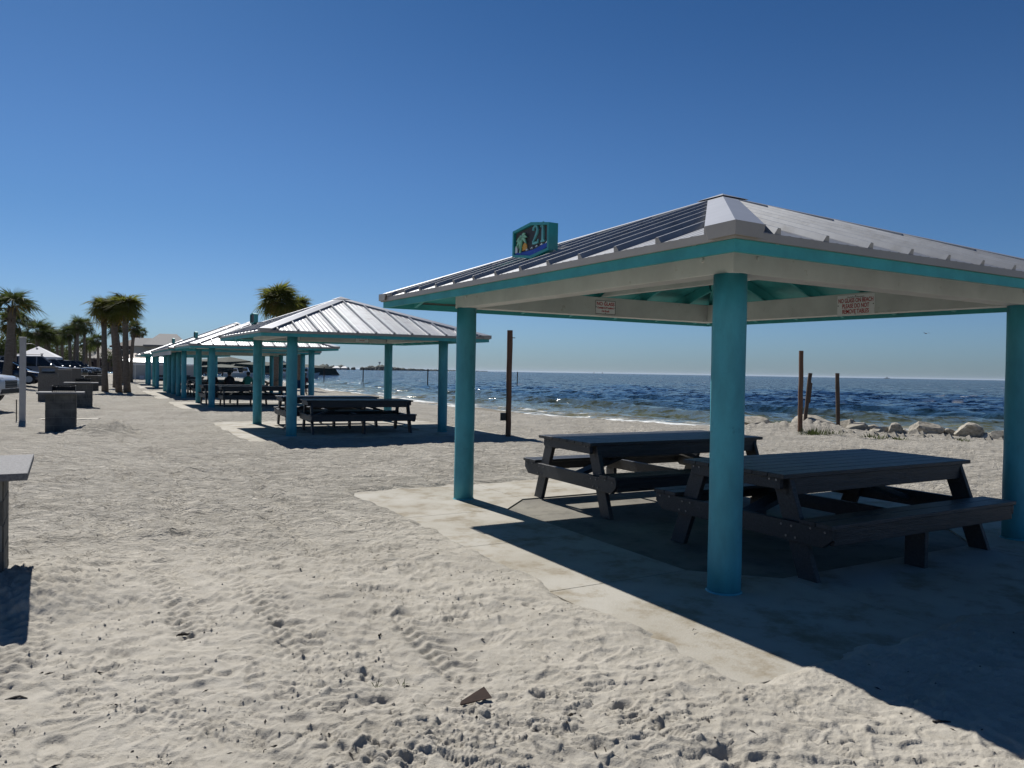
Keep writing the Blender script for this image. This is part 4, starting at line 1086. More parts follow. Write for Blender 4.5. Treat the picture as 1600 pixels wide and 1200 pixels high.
stick('short black stick in the shade of the roof, lower right', 1472, 1129, .085, .007, .05)
stick('thin curved twig near the bottom right of centre', 955, 1176, .12, .0025, 2.0)
stick('forked looking dry twig in the sand left of centre', 820, 1040, .05, .0018, 1.9)
stick('dark twig lying in the shadow of the nearest barbecue table', 68, 985, .09, .003, 1.9)
stick('dark curled leaf stalk left of centre in the sand', 594, 993, .035, .006, 1.2)
stick('stubby dark piece of wood in the middle of the sand', 549, 1023, .04, .006, 1.5)
stick('blackened bit near the lower right of the sand', 895, 1118, .05, .006, .3)
stick('brown splinter near the bottom edge', 1085, 985, .05, .002, .8)
stick('dark scrap of weed in the left foreground', 286, 993, .07, .010, .4)
stick('long thin grey twig in the left foreground', 25, 1093, .10, .006, .1)
# crumbs of weed and shell
cr = MB(); rs = np.random.RandomState(77)
for k in range(900):
    a = rs.uniform(-.75, .72); r_ = 1.9+10*rs.rand()**1.6
    x, y = r_*math.sin(a), r_*math.cos(a)
    if slab_dist(np.array([x]), np.array([y]))[0] < 0.1: continue
    cr.v.append((x, y, 0))
CX = np.array([p[0] for p in cr.v]); CY = np.array([p[1] for p in cr.v]); cr = MB()
from mathutils.bvhtree import BVHTree
dep_ = bpy.context.evaluated_depsgraph_get()
gi = np.clip(np.searchsorted(1/inv, np.hypot(CX, CY)), 1, NR-1)
ang_s = np.linspace(R(-50), R(52), NC)
ai = np.clip(np.searchsorted(ang_s, np.arctan2(CX, CY)), 1, NC-1)
CZ = Zs[gi, ai]
for x, y, z in zip(CX, CY, CZ):
    s = rs.uniform(.0025, .0075); a = rs.rand()*6.28; st = rs.choice([1, 1, 1, 2.5, 4])
    ca, sa = math.cos(a)*st, math.sin(a)*st
    cr.add([(x+ca*s, y+sa*s, z), (x-sa/st*s, y+ca/st*s, z+.001), (x-ca*s, y-sa*s, z), (x+sa/st*s, y-ca/st*s, z+.001), (x, y, z+s*1.1)], [(0, 1, 4), (1, 2, 4), (2, 3, 4), (3, 0, 4)])
o = cr.build('weed_crumbs', M_STICKD, fix=False); tag(o, 'crumbs of dried weed and bark sprinkled over the sand', kind='stuff')

# crumbled clods of dry sand, thick where the beach is churned up
rs = np.random.RandomState(91); N = 26000
aa = rs.uniform(-.80, .75, N); rr_ = 1.85+8.5*rs.rand(N)**1.5
cx_, cy_ = rr_*np.sin(aa), rr_*np.cos(aa)
msk = sstep(0.0, 0.34, gnoise(cx_/0.75+7, cy_/0.6, 12)+0.35*gnoise(cx_/0.22, cy_/0.22, 13))
ok = (rs.rand(N) < 0.05+0.6*msk) & (slab_dist(cx_, cy_) > 0.10)
cx_, cy_ = cx_[ok], cy_[ok]
cz_ = Zs[np.clip(np.searchsorted(1/inv, np.hypot(cx_, cy_)), 1, NR-1), np.clip(np.searchsorted(ang_s, np.arctan2(cx_, cy_)), 1, NC-1)]
cl_ = MB()
for x, y, z in zip(cx_, cy_, cz_):
    s = rs.uniform(.0025, .0055)+(.006*rs.rand() if rs.rand() < .25 else 0); q = rs.uniform(.7, 1.3, 5)*s
    cl_.add([(x+q[0], y, z), (x, y+q[1], z+.001), (x-q[2], y, z), (x, y-q[3], z), (x+s*.2, y, z+q[4]*.9)], [(0, 1, 4), (1, 2, 4), (2, 3, 4), (3, 0, 4)])
o = cl_.build('sand_clods', M_SAND, fix=False); tag(o, 'crumbled clods of dry sand lying on the churned patches', kind='stuff')

# ---------------------------------------------------------------- palms
def fan_leaf(name, m, seed, blades=21, droop=0.50, pet=0.48, rad_=0.66):
    rr = random.Random(seed); mb = MB()
    # leaf stalk then a costapalmate fan; local +x outwards
    def curve(t_): return Vector((t_, 0, 0.16*math.sin(t_*1.6)-0.20*t_*t_))
    st = [curve(pet*k/3) for k in range(4)]
    mb.tube(st, [.016, .012, .009, .007], 4)
    hub = st[-1]
    for k in range(blades):
        a = R(-118+236*k/(blades-1))+rr.uniform(-.06, .06)
        L = rad_*(0.62+0.38*math.cos(a*0.55))*rr.uniform(.88, 1.08)
        d = Vector((math.cos(a), math.sin(a), 0)); sd = Vector((-math.sin(a), math.cos(a), 0))
        fold = 0.22*abs(math.sin(a))
        p = []
        for t_, w in ((0.0, .008), (.5, .026), (1.0, .003)):
            z = hub.z+fold*L*t_-droop*L*t_*t_*(1+rr.uniform(-.2, .6)*t_)-0.10*L*t_*math.cos(a)
            q = hub+d*L*t_; q.z = z; p += [q-sd*w, q+sd*w]
        mb.add(p, [(0, 1, 3, 2), (2, 3, 5, 4)])
    return mb.mesh(name, m, fix=False)
LEAVES = [fan_leaf('leaf', M_LEAF, s) for s in range(3)]
LEAVESD = [fan_leaf('leaf', M_LEAFD, s+7, droop=.45) for s in range(3)]
LEAFY = fan_leaf('leaf', M_LEAFY, 31, blades=12, droop=.7)
def palm(label, px, base_y, crown_y, top_dx=0.0, trunk_w=0.36, size=1.0, n=34, dark=False, group='cabbage palms', zb=0.0, dist=None, parts=True, dry=0.12, lo=-38, leaves=None):
    if dist: b = AT(px, base_y, dist); b.z = zb
    else: b = G(px, base_y, zb)
    tpt = AT(px+top_dx, crown_y, b.y); d = Vector((tpt.x-b.x, 0, tpt.z-zb))
    t = thing('cabbage_palm', label, 'palm tree', (b.x, b.y, zb-0.1), 0, group)
    pts, rad = [], []
    for k in range(9):
        f = k/8
        pts.append(Vector((d.x*(f**1.3), 0.25*math.sin(f*2+px), (d.z+.1)*f)))
        rad.append(trunk_w/2*(1.22-0.22*min(1, f*5))*(1-0.22*f)*(1+0.04*math.sin(k*2.3+px)))
    rad[-1] *= 1.25; rad[-2] *= 1.15
    tr = MB().tube(pts, rad, 12).build('trunk', M_BARK, t, smooth=True)
    # old leaf bases under the crown
    m = MB(); rr = random.Random(px)
    for k in range(26):
        a = rr.uniform(0, 6.28); f = rr.uniform(.80, 1.0); c = Vector((d.x*(f**1.3), 0.25*math.sin(f*2+px), (d.z+.1)*f))
        o_ = Vector((math.cos(a), math.sin(a), 0)); r_ = trunk_w/2*.85
        m.bar(c+o_*r_*.7, c+o_*(r_+.16)+Vector((0, 0, .20)), .07, .03)
    m.build('leaf_bases', M_BOOT, t)
    top = pts[-1]
    if parts:
        for k in range(int(n*1.3)):
            f = (k+.5)/(n*1.3); el = R(84-(84-lo*1.25)*f**0.8)+rr.uniform(-.2, .2); az = k*2.39996+rr.uniform(-.3, .3)
            me = (LEAFY if (f > .72 and rr.random() < dry*3) else (LEAVESD if dark else LEAVES)[k % 3])
            s_ = size*rr.uniform(.82, 1.12)
            place(me, 'leaf', t, tuple(top+Vector((0, 0, rr.uniform(-.25, .15)))), (rr.uniform(-.5, .5), -el, az), s_)
    else:
        src = (LEAVESD if dark else LEAVES)
        mb = MB()
        for k in range(n):
            f = (k+.5)/n; el = R(82-(82-lo)*f**0.85)+rr.uniform(-.15, .15); az = k*2.39996+rr.uniform(-.3, .3)
            M = Matrix.Translation(top) @ Matrix.Rotation(az, 4, 'Z') @ Matrix.Rotation(-el, 4, 'Y') @ Matrix.Rotation(rr.uniform(-.5, .5), 4, 'X') @ Matrix.Scale(size*rr.uniform(.8, 1.1), 4)
            me = src[k % 3]
            mb.add([tuple(M @ v.co) for v in me.vertices], [tuple(p.vertices) for p in me.polygons])
        mb.build('crown', M_LEAFD if dark else M_LEAF, t, fix=False)
    return t
gr = 'cluster of cabbage palms on the open sand'
palm('leftmost palm of the tall cluster on the sand, its crown spreading left', 168, 613, 484, top_dx=-7, trunk_w=.33, size=.98, n=36, group=gr)
palm('rear palm of the tall cluster, its dark trunk just right of the leftmost one', 177.5, 606, 484, top_dx=-2, trunk_w=.31, size=.85, n=28, dark=True, group=gr)
palm('middle front palm of the tall cluster on the sand', 185, 613, 486, top_dx=-3, trunk_w=.34, size=.88, n=30, group=gr)
palm('rightmost palm of the tall cluster, its crown drooping right', 197.5, 613.5, 482, top_dx=2, trunk_w=.36, size=1.05, n=38, group=gr)
palm('smaller palm leaning out right behind the tall cluster', 204, 598, 513, top_dx=8, trunk_w=.34, size=.80, n=26, dark=True, group=gr)
palm('short palm crown hidden in the middle of the tall cluster', 190, 600, 512, top_dx=-8, trunk_w=.3, size=.9, n=24, dark=True, group=gr)
palm('palm behind the second pavilion with the big round crown above its roof', 430, 606, 474, top_dx=8, trunk_w=.50, size=1.75, n=52, group='palms behind the second pavilion')
palm('palm with the smaller crown just right of the big round one over the roof', 466, 605, 481, top_dx=2, trunk_w=.42, size=1.15, n=34, dark=False, group='palms behind the second pavilion')
gl = 'palms round the car park'
palm('tallest dark palm at the left edge, long loose leaves against the sky', 12, 612, 480, top_dx=3, trunk_w=.50, size=1.6, n=17, dark=True, group=gl, lo=-18, dist=46, zb=.3)
palm('lower palm right behind the tallest one at the left edge', 19, 608, 503, top_dx=-4, trunk_w=.42, size=1.25, n=24, dark=True, group=gl, lo=-45, dist=50, zb=.3)
FP = [(56, 520, 90, 2.9, .5, 'broad full palm left of the white canopy'), (68, 523, 96, 2.4, .45, 'full palm just right of the broad one'), (78, 527, 92, 2.0, .42, 'palm with a round crown above the silver vehicle'),
      (88, 531, 100, 1.8, .4, 'palm behind the silver vehicle, right of the round crowned one'), (97, 527, 95, 2.1, .4, 'palm left of the building with the tan roof'), (108, 522, 90, 2.0, .42, 'taller palm at the corner of the tan roofed building'),
      (117, 516, 92, 1.9, .36, 'thin palm next to the tallest slender one'), (124, 510, 88, 1.9, .34, 'tallest slender palm of the row by the tan roof'), (132, 511, 90, 2.0, .34, 'slender palm with a crown touching the tallest one'),
      (134, 538, 120, 2.4, .4, 'distant palm in front of the tan roof'), (141, 540, 125, 2.3, .4, 'distant palm right of centre of the tan roof'), (152, 533, 110, 2.2, .4, 'palm between the tan roof and the tall cluster'),
      (44, 535, 105, 2.6, .5, 'palm half hidden by the white post'), (219, 520, 130, 1.4, .4, 'far palm just right of the tall cluster')]
for px, cy, ds, sz, tw, lb in FP:
    palm(lb, px+random.uniform(-1, 1), 590, cy, top_dx=random.uniform(-3, 3), trunk_w=tw, size=sz*0.72, n=24, dark=True, group=gl, dist=ds, zb=.3, parts=False, lo=-45)

# ---------------------------------------------------------------- broadleaf trees and scrub behind the car park
def bush_mesh(seed, n=1500, trunk=True):
    rr = np.random.RandomState(seed); mb = MB()
    cl = [(rr.uniform(-.7, .7), rr.uniform(-.6, .6), rr.uniform(.35, .85), rr.uniform(.22, .42)) for _ in range(9)]
    for k in range(n):
        cx, cy, cz, cr_ = cl[k % len(cl)]
        d = rr.normal(size=3); d /= np.linalg.norm(d); r_ = cr_*rr.uniform(.55, 1.05)
        p = np.array([cx, cy, cz])+d*r_; s = rr.uniform(.022, .055)
        a, b = rr.normal(size=3), rr.normal(size=3); a /= np.linalg.norm(a); b -= a*a.dot(b); b /= np.linalg.norm(b)
        mb.add([p-a*s, p+b*s*.5, p+a*s, p-b*s*.5], [(0, 1, 2, 3)])
    return mb.mesh('crown', M_SHRUB, fix=False)
BUSH = [bush_mesh(s) for s in range(3)]
def tree(label, px, dist, w, h, group, zb=.3):
    b = AT(px, 590, dist); t = thing('leafy_tree', label, 'tree', (b.x, b.y, zb-.1), random.uniform(0, 6), group)
    m = MB(); m.tube([(0, 0, 0), (.1, 0, h*.25), (.0, .1, h*.5)], [w*.035+.05, w*.03+.04, w*.02+.02], 8)
    for k in range(4):
        a = k*1.6; m.tube([(.05, 0, h*.3), (math.cos(a)*w*.3, math.sin(a)*w*.3, h*.65)], [w*.018+.03, .02], 6)
    m.build('trunk', M_BARK, t)
    place(BUSH[int(px) % 3], 'crown', t, (0, 0, 0), (0, 0, 0), (w*.55, w*.55, h*.82))
    return t
gt = 'broad leaved trees behind the parked cars'
for px, ds, w, h, lb in ((2, 110, 9, 7.5, 'dark tree at the left edge behind the tall palm'), (30, 120, 11, 7.0, 'dark tree between the left palms and the post'), (50, 125, 12, 6.2, 'low dark tree above the white canopy'),
                         (72, 130, 11, 6.6, 'dark tree under the round palm crowns'), (93, 135, 11, 6.4, 'dark tree between the palms, left of the tan roof'), (104, 140, 8, 5.0, 'low tree touching the tan roofed building'),
                         (158, 150, 8, 6.2, 'tree behind the tall palm cluster'), (172, 145, 7, 5.8, 'tree showing between the trunks of the tall cluster'), (240, 150, 7, 6.6, 'low tree under the grey roofed house')):
    tree(lb, px, ds, w, h, gt)

# ---------------------------------------------------------------- vehicles
def paint(name, col, rough=0.25): return mat(name, col, rough, var=0.02, coat=0.6)
C_WHITE, C_BLACK, C_SILVER, C_NAVY, C_GREY = paint('car_white', (.55, .56, .57)), paint('car_black', (.008, .009, .012)), paint('car_silver', (.17, .185, .21)), paint('car_navy', (.012, .018, .04)), paint('car_grey', (.05, .055, .06))
M_GLASS = mat('tinted_glass', (.010, .013, .017), 0.06, var=.05)
M_TYRE = mat('tyre_rubber', (.018, .018, .018), .85)
M_RIM = mat('alloy_rim', (.30, .31, .33), .35, metal=.8)
M_LAMP = mat('lamp_glass', (.55, .57, .6), .1)
M_REDL = mat('rear_lamp', (.30, .015, .015), .2)
def car(label, col, loc, rz, kind='suv', group='vehicles in the car park', rack=False):
    """local +x is the nose; body lofted across stations"""
    t = thing('parked_car', label, 'car', loc, rz, group)
    K = dict(suv=(4.75, 1.90, 1.74, 1.02), big=(5.2, 2.0, 1.92, 1.12), sedan=(4.8, 1.84, 1.45, .92))[kind]
    L, W, H, belt = K
    hl = L/2; zb = .24 if kind == 'sedan' else .30
    nose_h = belt*(.80 if kind == 'sedan' else .90)
    # stations: x, bottom, top(belt/hood), half width
    st = [(-hl, zb+.22, belt*.86, .80), (-hl+.08, zb+.05, belt*.98, .90), (-hl+.35, zb, belt, .96), (-hl*.5, zb, belt, 1.0), (0, zb, belt, 1.0), (hl*.30, zb, belt*.99, 1.0), (hl*.50, zb, belt*.975, .98), (hl*.72, zb, nose_h+.03, .96), (hl-.20, zb, nose_h-.03, .92), (hl-.05, zb+.04, nose_h*.90, .84), (hl, zb+.14, nose_h*.78, .76)]
    rings = []
    for x, z0, z1, k in st:
        w = W/2*k
        rings.append([(x, -w*.93, z0), (x, -w, z0+(z1-z0)*.35), (x, -w*.985, z0+(z1-z0)*.75), (x, -w*.93, z1-.02), (x, -w*.80, z1+.012), (x, 0, z1+.035), (x, w*.80, z1+.012), (x, w*.93, z1-.02), (x, w*.985, z0+(z1-z0)*.75), (x, w, z0+(z1-z0)*.35), (x, w*.93, z0)])
    n = 11; vs = [p for r_ in rings for p in r_]; fs = []
    for i in range(len(rings)-1):
        for k in range(n):
            k2 = (k+1) % n; fs.append((i*n+k, (i+1)*n+k, (i+1)*n+k2, i*n+k2))
    fs += [tuple(range(n)), tuple(range((len(rings)-1)*n+n-1, (len(rings)-1)*n-1, -1))]
    MB().add(vs, fs).build('body', col, t, smooth=True).modifiers.new('e', 'EDGE_SPLIT').split_angle = R(50)
    # greenhouse
    if kind == 'sedan': cab = [(-hl*.80, belt+.0), (-hl*.40, H-.05), (-hl*.05, H), (hl*.18, H-.05), (hl*.58, belt-.02)]
    else: cab = [(-hl*.97, belt), (-hl*.86, H-.09), (-hl*.30, H), (hl*.15, H-.04), (hl*.50, belt-.02)]
    wb, wt = W/2*.90, W/2*.72
    def wy(z): return wb+(wt-wb)*(z-belt)/(H-belt)
    # glass core
    vs = []; m = len(cab)
    for s_ in (-1, 1): vs += [(x, s_*(wy(z)-.012), z-.012) for x, z in cab]
    MB().add(vs, [tuple(range(m)), tuple(range(2*m-1, m-1, -1))]+[(i, m+i, m+(i+1) % m, (i+1) % m) for i in range(m)]).build('window_glass', M_GLASS, t)
    # roof skin and pillars
    vs = []
    for x, z in cab[1:4]: vs += [(x, -wt-.01, z-.03), (x, -wt*.8, z+.012), (x, wt*.8, z+.012), (x, wt+.01, z-.03)]
    f = []
    for i in range(2):
        for k in range(3): f.append((i*4+k, i*4+k+1, (i+1)*4+k+1, (i+1)*4+k))
    MB().add(vs, f).build('roof', col, t, smooth=True)
    for s_ in (-1, 1):
        pl = MB(); P_ = [(x, s_*wy(z), z) for x, z in cab]
        for a, b, w_ in ((P_[0], P_[1], .12), (P_[3], P_[4], .07), (P_[1], P_[3], .05)): pl.bar(a, b, .03, w_, up=(0, 0, 1) if abs(a[2]-b[2]) < .3 else (1, 0, 0))
        for fx in ((-.42, .02) if kind != 'sedan' else (-.10,)):
            x = hl*fx; pl.bar((x, s_*wb, belt), (x, s_*(wt+.005), H-.03), .03, .08, up=(1, 0, 0))
        pl.build('pillars', col, t)
        MB().box(hl*.36, hl*.36+.14, s_*(wb+.02) if s_ > 0 else -(wb+.20), (wb+.20) if s_ > 0 else -(wb+.02), belt+.02, belt+.16).build('wing_mirror', col, t, bevel=.02)
        for fx in (-.05, -.42):
            MB().box(hl*fx, hl*fx+.16, s_*(W/2*.985)-.015, s_*(W/2*.985)+.015, belt-.20, belt-.17).build('door_handle', M_BOLT, t)
        rw = .36 if kind != 'sedan' else .33
        for x in (-hl*.60, hl*.62):
            y = s_*(W/2-.10)
            MB().tube([(x, y-.115, rw), (x, y-.10, rw), (x, y+.10, rw), (x, y+.115, rw)], [rw*.93, rw, rw, rw*.93], 20).build('tyre', M_TYRE, t)
            MB().tube([(x, y+s_*.10, rw), (x, y+s_*.125, rw)], [rw*.66, rw*.60], 16).build('rim', M_RIM, t)
            arch = MB(); vs = []
            for k in range(13):
                a = math.pi*k/12
                for r_ in (rw*1.04, rw*1.20): vs.append((x+math.cos(a)*r_, s_*(W/2*.985+.004), rw+math.sin(a)*r_))
            arch.add(vs, [(2*k, 2*k+1, 2*k+3, 2*k+2) for k in range(12)]); arch.build('wheel_arch', M_DARK, t, fix=False)
        hz = nose_h*.80
        MB().hexa([(hl-.30, s_*W*.46, hz), (hl-.045, s_*W*.40, hz), (hl-.01, s_*W*.25, hz), (hl-.26, s_*W*.25, hz), (hl-.32, s_*W*.455, hz+.13), (hl-.08, s_*W*.40, hz+.13), (hl-.045, s_*W*.25, hz+.12), (hl-.26, s_*W*.25, hz+.13)]).build('headlight', M_LAMP, t)
        MB().box(-hl-.01, -hl+.25, min(s_*W*.36, s_*W*.47), max(s_*W*.36, s_*W*.47), belt*.70, belt*.92).build('tail_light', M_REDL, t)
    MB().box(hl-.10, hl+.012, -W*.22, W*.22, nose_h*.58, nose_h*.84).build('grille', M_DARK, t)
    for k in range(3): MB().box(hl-.02, hl+.025, -W*.22, W*.22, nose_h*(.62+.08*k), nose_h*(.62+.08*k)+.022).build('grille_bar', M_BOLT, t)
    MB().box(hl-.16, hl+.01, -W*.36, W*.36, zb+.06, zb+.20).build('lower_intake', M_DARK, t)
    if rack:
        for s_ in (-1, 1): MB().tube([(-hl*.75, s_*wt*.9, H+.02), (-hl*.7, s_*wt*.9, H+.10), (hl*.1, s_*wt*.9, H+.10), (hl*.14, s_*wt*.9, H+.02)], .018, 6).build('roof_rail', M_DARK, t)
    return t
ZL = 0.30
def parked(label, col, px, py, ang, kind, **k):
    """px, py: point on the ground under the middle of the nose"""
    q = G(px, py, ZL); hl = dict(suv=2.37, big=2.6, sedan=2.4)[kind]
    return car(label, col, (q.x-math.cos(ang)*hl, q.y-math.sin(ang)*hl, ZL-0.02), ang, kind, **k)
HD = TH+0.02
parked('white parked car, only its nose and headlight in view at the left edge', C_WHITE, 17, 631, HD-.32, 'suv')
parked('black saloon parked behind the white post', C_NAVY, 75, 600, HD-.12, 'sedan')
parked('silver grey estate with a roof rack, behind the litter bins', C_SILVER, 117, 594.5, HD-.02, 'big', rack=True)
k_ = 0
for px, py, c, kd, lb in ((128, 592.5, C_GREY, 'suv', 'dark grey vehicle right of the silver estate'), (137, 591, C_BLACK, 'suv', 'black vehicle second right of the silver estate'), (143, 589.6, C_BLACK, 'sedan', 'low black car near the end of the row'),
                          (149, 588.2, C_GREY, 'suv', 'grey vehicle near the palm cluster'), (154, 587, C_NAVY, 'suv', 'navy vehicle just left of the palm cluster'), (158, 586, C_SILVER, 'suv', 'silver vehicle at the far end beside the palm cluster')):
    parked(lb, c, px, py, HD, kd)
# asphalt, kerb and wheel stops of the car park
def strip(name, label, pts, z, m, kind='structure', t_=.12):
    o = MB().prism([(p.x, p.y) for p in pts], z-t_, z).build(name, m); tag(o, label, kind=kind); return o
M_ASPH = mat('asphalt', (.06, .06, .058), .9, var=.2, scale=2, bump=.4)
strip('car_park', 'grey asphalt of the car park behind the kerb', [UV(19, -8.4), UV(150, -8.4), UV(150, -60), UV(19, -60)], ZL+.012, M_ASPH)
strip('kerb', 'concrete kerb along the beach side of the car park', [UV(19, -8.15), UV(150, -8.15), UV(150, -8.38), UV(19, -8.38)], ZL+.11, M_CONC, t_=.25)
o = MB().box(-.75, .75, -.28, .28, -.05, .035).build('kerb_block', M_CONC); q = G(108, 656); o.location = (q.x, q.y, 0); o.rotation_euler.z = .35
tag(o, 'low pale concrete strip lying in the sand behind the dark stained barbecue table', 'concrete block')

# ---------------------------------------------------------------- buildings
M_TAN = mat('tan_roof', (.30, .27, .23), .8); M_SHING = mat('brown_shingle', (.065, .045, .04), .85); M_WALLP = mat('brown_siding', (.075, .05, .055), .8)
M_GREYR = mat('grey_shingle', (.15, .15, .155), .8, var=.1); M_WALLW = mat('pale_render', (.34, .35, .34), .8, var=.05); M_TRIM = mat('white_trim', (.6, .6, .6), .5)
def hip_house(name, label, px, dist, w, d, eave, ridge, roofm, wallm, rz, zb=.3, over=.8, ridge_len=.4, wins=None, cat='house'):
    b = AT(px, 590, dist); t = thing(name, label, cat, (b.x, b.y, zb-.05), rz)
    MB().box(-w/2, w/2, -d/2, d/2, 0, eave).build('wall', wallm, t)
    a, c = w/2+over, d/2+over; rl = w/2*ridge_len
    MB().add([(-a, -c, eave), (a, -c, eave), (a, c, eave), (-a, c, eave), (-rl, 0, ridge), (rl, 0, ridge), (-a, -c, eave-.25), (a, -c, eave-.25), (a, c, eave-.25), (-a, c, eave-.25)],
             [(0, 1, 5, 4), (1, 2, 5), (2, 3, 4, 5), (3, 0, 4), (6, 7, 1, 0), (7, 8, 2, 1), (8, 9, 3, 2), (9, 6, 0, 3), (9, 8, 7, 6)]).build('roof', roofm, t)
    if wins:
        n, z0, z1, ww = wins
        for k in range(n):
            x = -w/2+w*(k+.5)/n
            f = MB().box(x-ww/2-.08, x+ww/2+.08, -d/2-.05, -d/2+.02, z0-.08, z1+.08).build('window_frame', M_TRIM, t)
            MB().box(x-ww/2, x+ww/2, -d/2-.06, -d/2-.052, z0, z1).build('pane', M_GLASS, f)
    return t
t = hip_house('beach_restaurant', 'building with a broad tan hip roof and a brown slatted wall beyond the car park', 141, 150, 11, 8, 2.6, 5.2, M_TAN, M_WALLP, .05, wins=(5, 1.0, 2.0, 1.0), cat='building')
for k in range(22): MB().box(-6.5+k*.6, -6.38+k*.6, -6.2, -6.1, .0, 2.7).build('fence_slat', M_WALLP, t)
t = hip_house('brown_house', 'tall brown house with a dark hip roof and cupola, right of the palm cluster', 214, 120, 4.4, 5, 4.35, 5.6, M_SHING, M_WALLP, .15, ridge_len=.2, wins=(3, 2.6, 3.7, .8))
MB().box(-.35, .35, -.35, .35, 5.4, 6.1).build('cupola', M_SHING, t); MB().add([(-.5, -.5, 6.1), (.5, -.5, 6.1), (.5, .5, 6.1), (-.5, .5, 6.1), (0, 0, 6.9)], [(3, 2, 1, 0), (0, 1, 4), (1, 2, 4), (2, 3, 4), (3, 0, 4)]).build('cupola_roof', M_SHING, t)
MB().box(-2.9, 2.9, -3.4, -2.5, 2.1, 2.25).build('balcony', M_WALLP, t)
for k in range(8): MB().box(-2.9+k*.82, -2.84+k*.82, -3.4, -3.34, 2.25, 3.1).build('balcony_post', M_WALLP, t)
t = hip_house('grey_house', 'pale grey shingled gable house behind the row of pavilions', 262, 110, 4.2, 6, 4.3, 6.05, M_GREYR, M_WALLW, .35, ridge_len=.55, wins=(3, 2.6, 3.6, .7))
MB().box(-4.3, -2.12, -2, 2, 0, 4.2).build('side_wing', M_WALLW, t)
MB().add([(-4.6, -2.4, 4.15), (-1.9, -2.4, 4.15), (-1.9, 2.4, 4.15), (-4.6, 2.4, 4.15), (-4.6, 0, 5.35), (-1.9, 0, 5.35)], [(0, 1, 5, 4), (2, 3, 4, 5), (0, 4, 3), (1, 2, 5), (3, 2, 1, 0)]).build('wing_roof', M_GREYR, t)
# pale end wall and its lean-to roof
b = AT(224, 590, 84)
t = thing('end_wall', 'long pale wall with a white top band closing the far end of the beach', 'wall', (b.x, b.y, 0), .12)
MB().box(-1.6, 6.0, 0, .25, -.1, 1.62).build('wall_panel', M_WALLW, t)
MB().box(-1.7, 6.1, -.06, .31, 1.622, 1.80).build('coping', M_TRIM, t)
MB().box(-.4, .1, -.04, -.005, .05, .45).build('hatch', M_TRIM, t)
b = AT(229, 570, 88)
t = thing('canopy_shelter', 'low white roofed shelter rising behind the pale end wall', 'shelter', (b.x, b.y, 0), .12)
MB().add([(-2.6, -1.8, 2.0), (3.2, -1.8, 2.0), (3.2, 1.8, 2.0), (-2.6, 1.8, 2.0), (-1.3, 0, 2.75), (1.9, 0, 2.75)], [(0, 1, 5, 4), (1, 2, 5), (2, 3, 4, 5), (3, 0, 4), (3, 2, 1, 0)]).build('roof', M_CAP, t)
for x in (-2.3, 2.9):
    for y in (-1.5, 1.5): MB().box(x-.07, x+.07, y-.07, y+.07, -.1, 2.0).build('column', M_TEAL, t)
M_CANV = mat('white_canvas', (.62, .63, .65), .7, var=.03); M_CANVT = mat('tan_canvas', (.28, .22, .18), .7)
b = AT(60, 590, 78)
t = thing('canopy_tent', 'white peaked canopy standing behind the silver estate', 'canopy', (b.x, b.y, ZL), .4)
MB().add([(-1.9, -1.9, 2.0), (1.9, -1.9, 2.0), (1.9, 1.9, 2.0), (-1.9, 1.9, 2.0), (0, 0, 3.1), (-1.9, -1.9, 1.75), (1.9, -1.9, 1.75), (1.9, 1.9, 1.75), (-1.9, 1.9, 1.75)],
         [(0, 1, 4), (1, 2, 4), (2, 3, 4), (3, 0, 4), (5, 6, 1, 0), (6, 7, 2, 1), (7, 8, 3, 2), (8, 5, 0, 3)]).build('canvas', M_CANV, t)
for x in (-1.85, 1.85):
    for y in (-1.85, 1.85): MB().tube([(x, y, -.1), (x, y, 1.98)], .03, 6).build('pole', M_BOLT, t)
b = AT(211, 590, 70)
t = thing('beach_umbrella', 'pale beach umbrella right of the palm cluster', 'umbrella', (b.x, b.y, 0))
vs = [(0, 0, 2.75)]+[(math.cos(k*math.pi/4)*1.5, math.sin(k*math.pi/4)*1.5, 2.25) for k in range(8)]
MB().add(vs, [(0, 1+k, 1+(k+1) % 8) for k in range(8)]).build('canopy', M_CANVT, t, fix=False)
MB().tube([(0, 0, -.2), (0, 0, 2.74)], .025, 6).build('pole', M_WHITE, t)
q = AT(118, 590, 62)
t = thing('slim_post', 'slim white post standing between the parked vehicles', 'post', (q.x-2.8, q.y, .2)); MB().tube([(0, 0, 0), (0, 0, 2.2)], .06, 8).build('post', M_POSTW, t); MB().box(-.09, .09, -.09, .09, 2.2, 2.24).build('post_cap', M_POSTW, t)

# ---------------------------------------------------------------- pier, far shore, markers
def walk(px, py, d): return AT(px, py, d)
t = thing('fishing_pier', 'long dark wooden pier crossing behind the far beach', 'pier', (0, 0, 0))
pa, pb = Vector((-66, 160, .25)), Vector((-43, 165, .25))
n = 36
for k in range(n):
    a = pa.lerp(pb, k/n); b2 = pa.lerp(pb, (k+.97)/n); MB().bar(a, b2, 2.0, .25).build('deck_board', M_WOODD, t)
    if k % 3 == 0:
        MB().tube([(a.x, a.y-.8, -2.2), (a.x, a.y-.8, .25)], .16, 7).build('pile', M_WOODD, t); MB().tube([(a.x, a.y+.8, -2.2), (a.x, a.y+.8, .25)], .16, 7).build('pile', M_WOODD, t)
        MB().box(a.x-.06, a.x+.06, a.y-1.0, a.y-.9, .37, 1.3).build('rail_post', M_WOODD, t)
for z in (1.25, .85): MB().bar(pa+Vector((0, -.95, z-.25)), pb+Vector((0, -.95, z-.25)), .1, .1).build('rail', M_WOODD, t)
M_HULL = mat('boat_white', (.62, .63, .64), .3, var=.03)
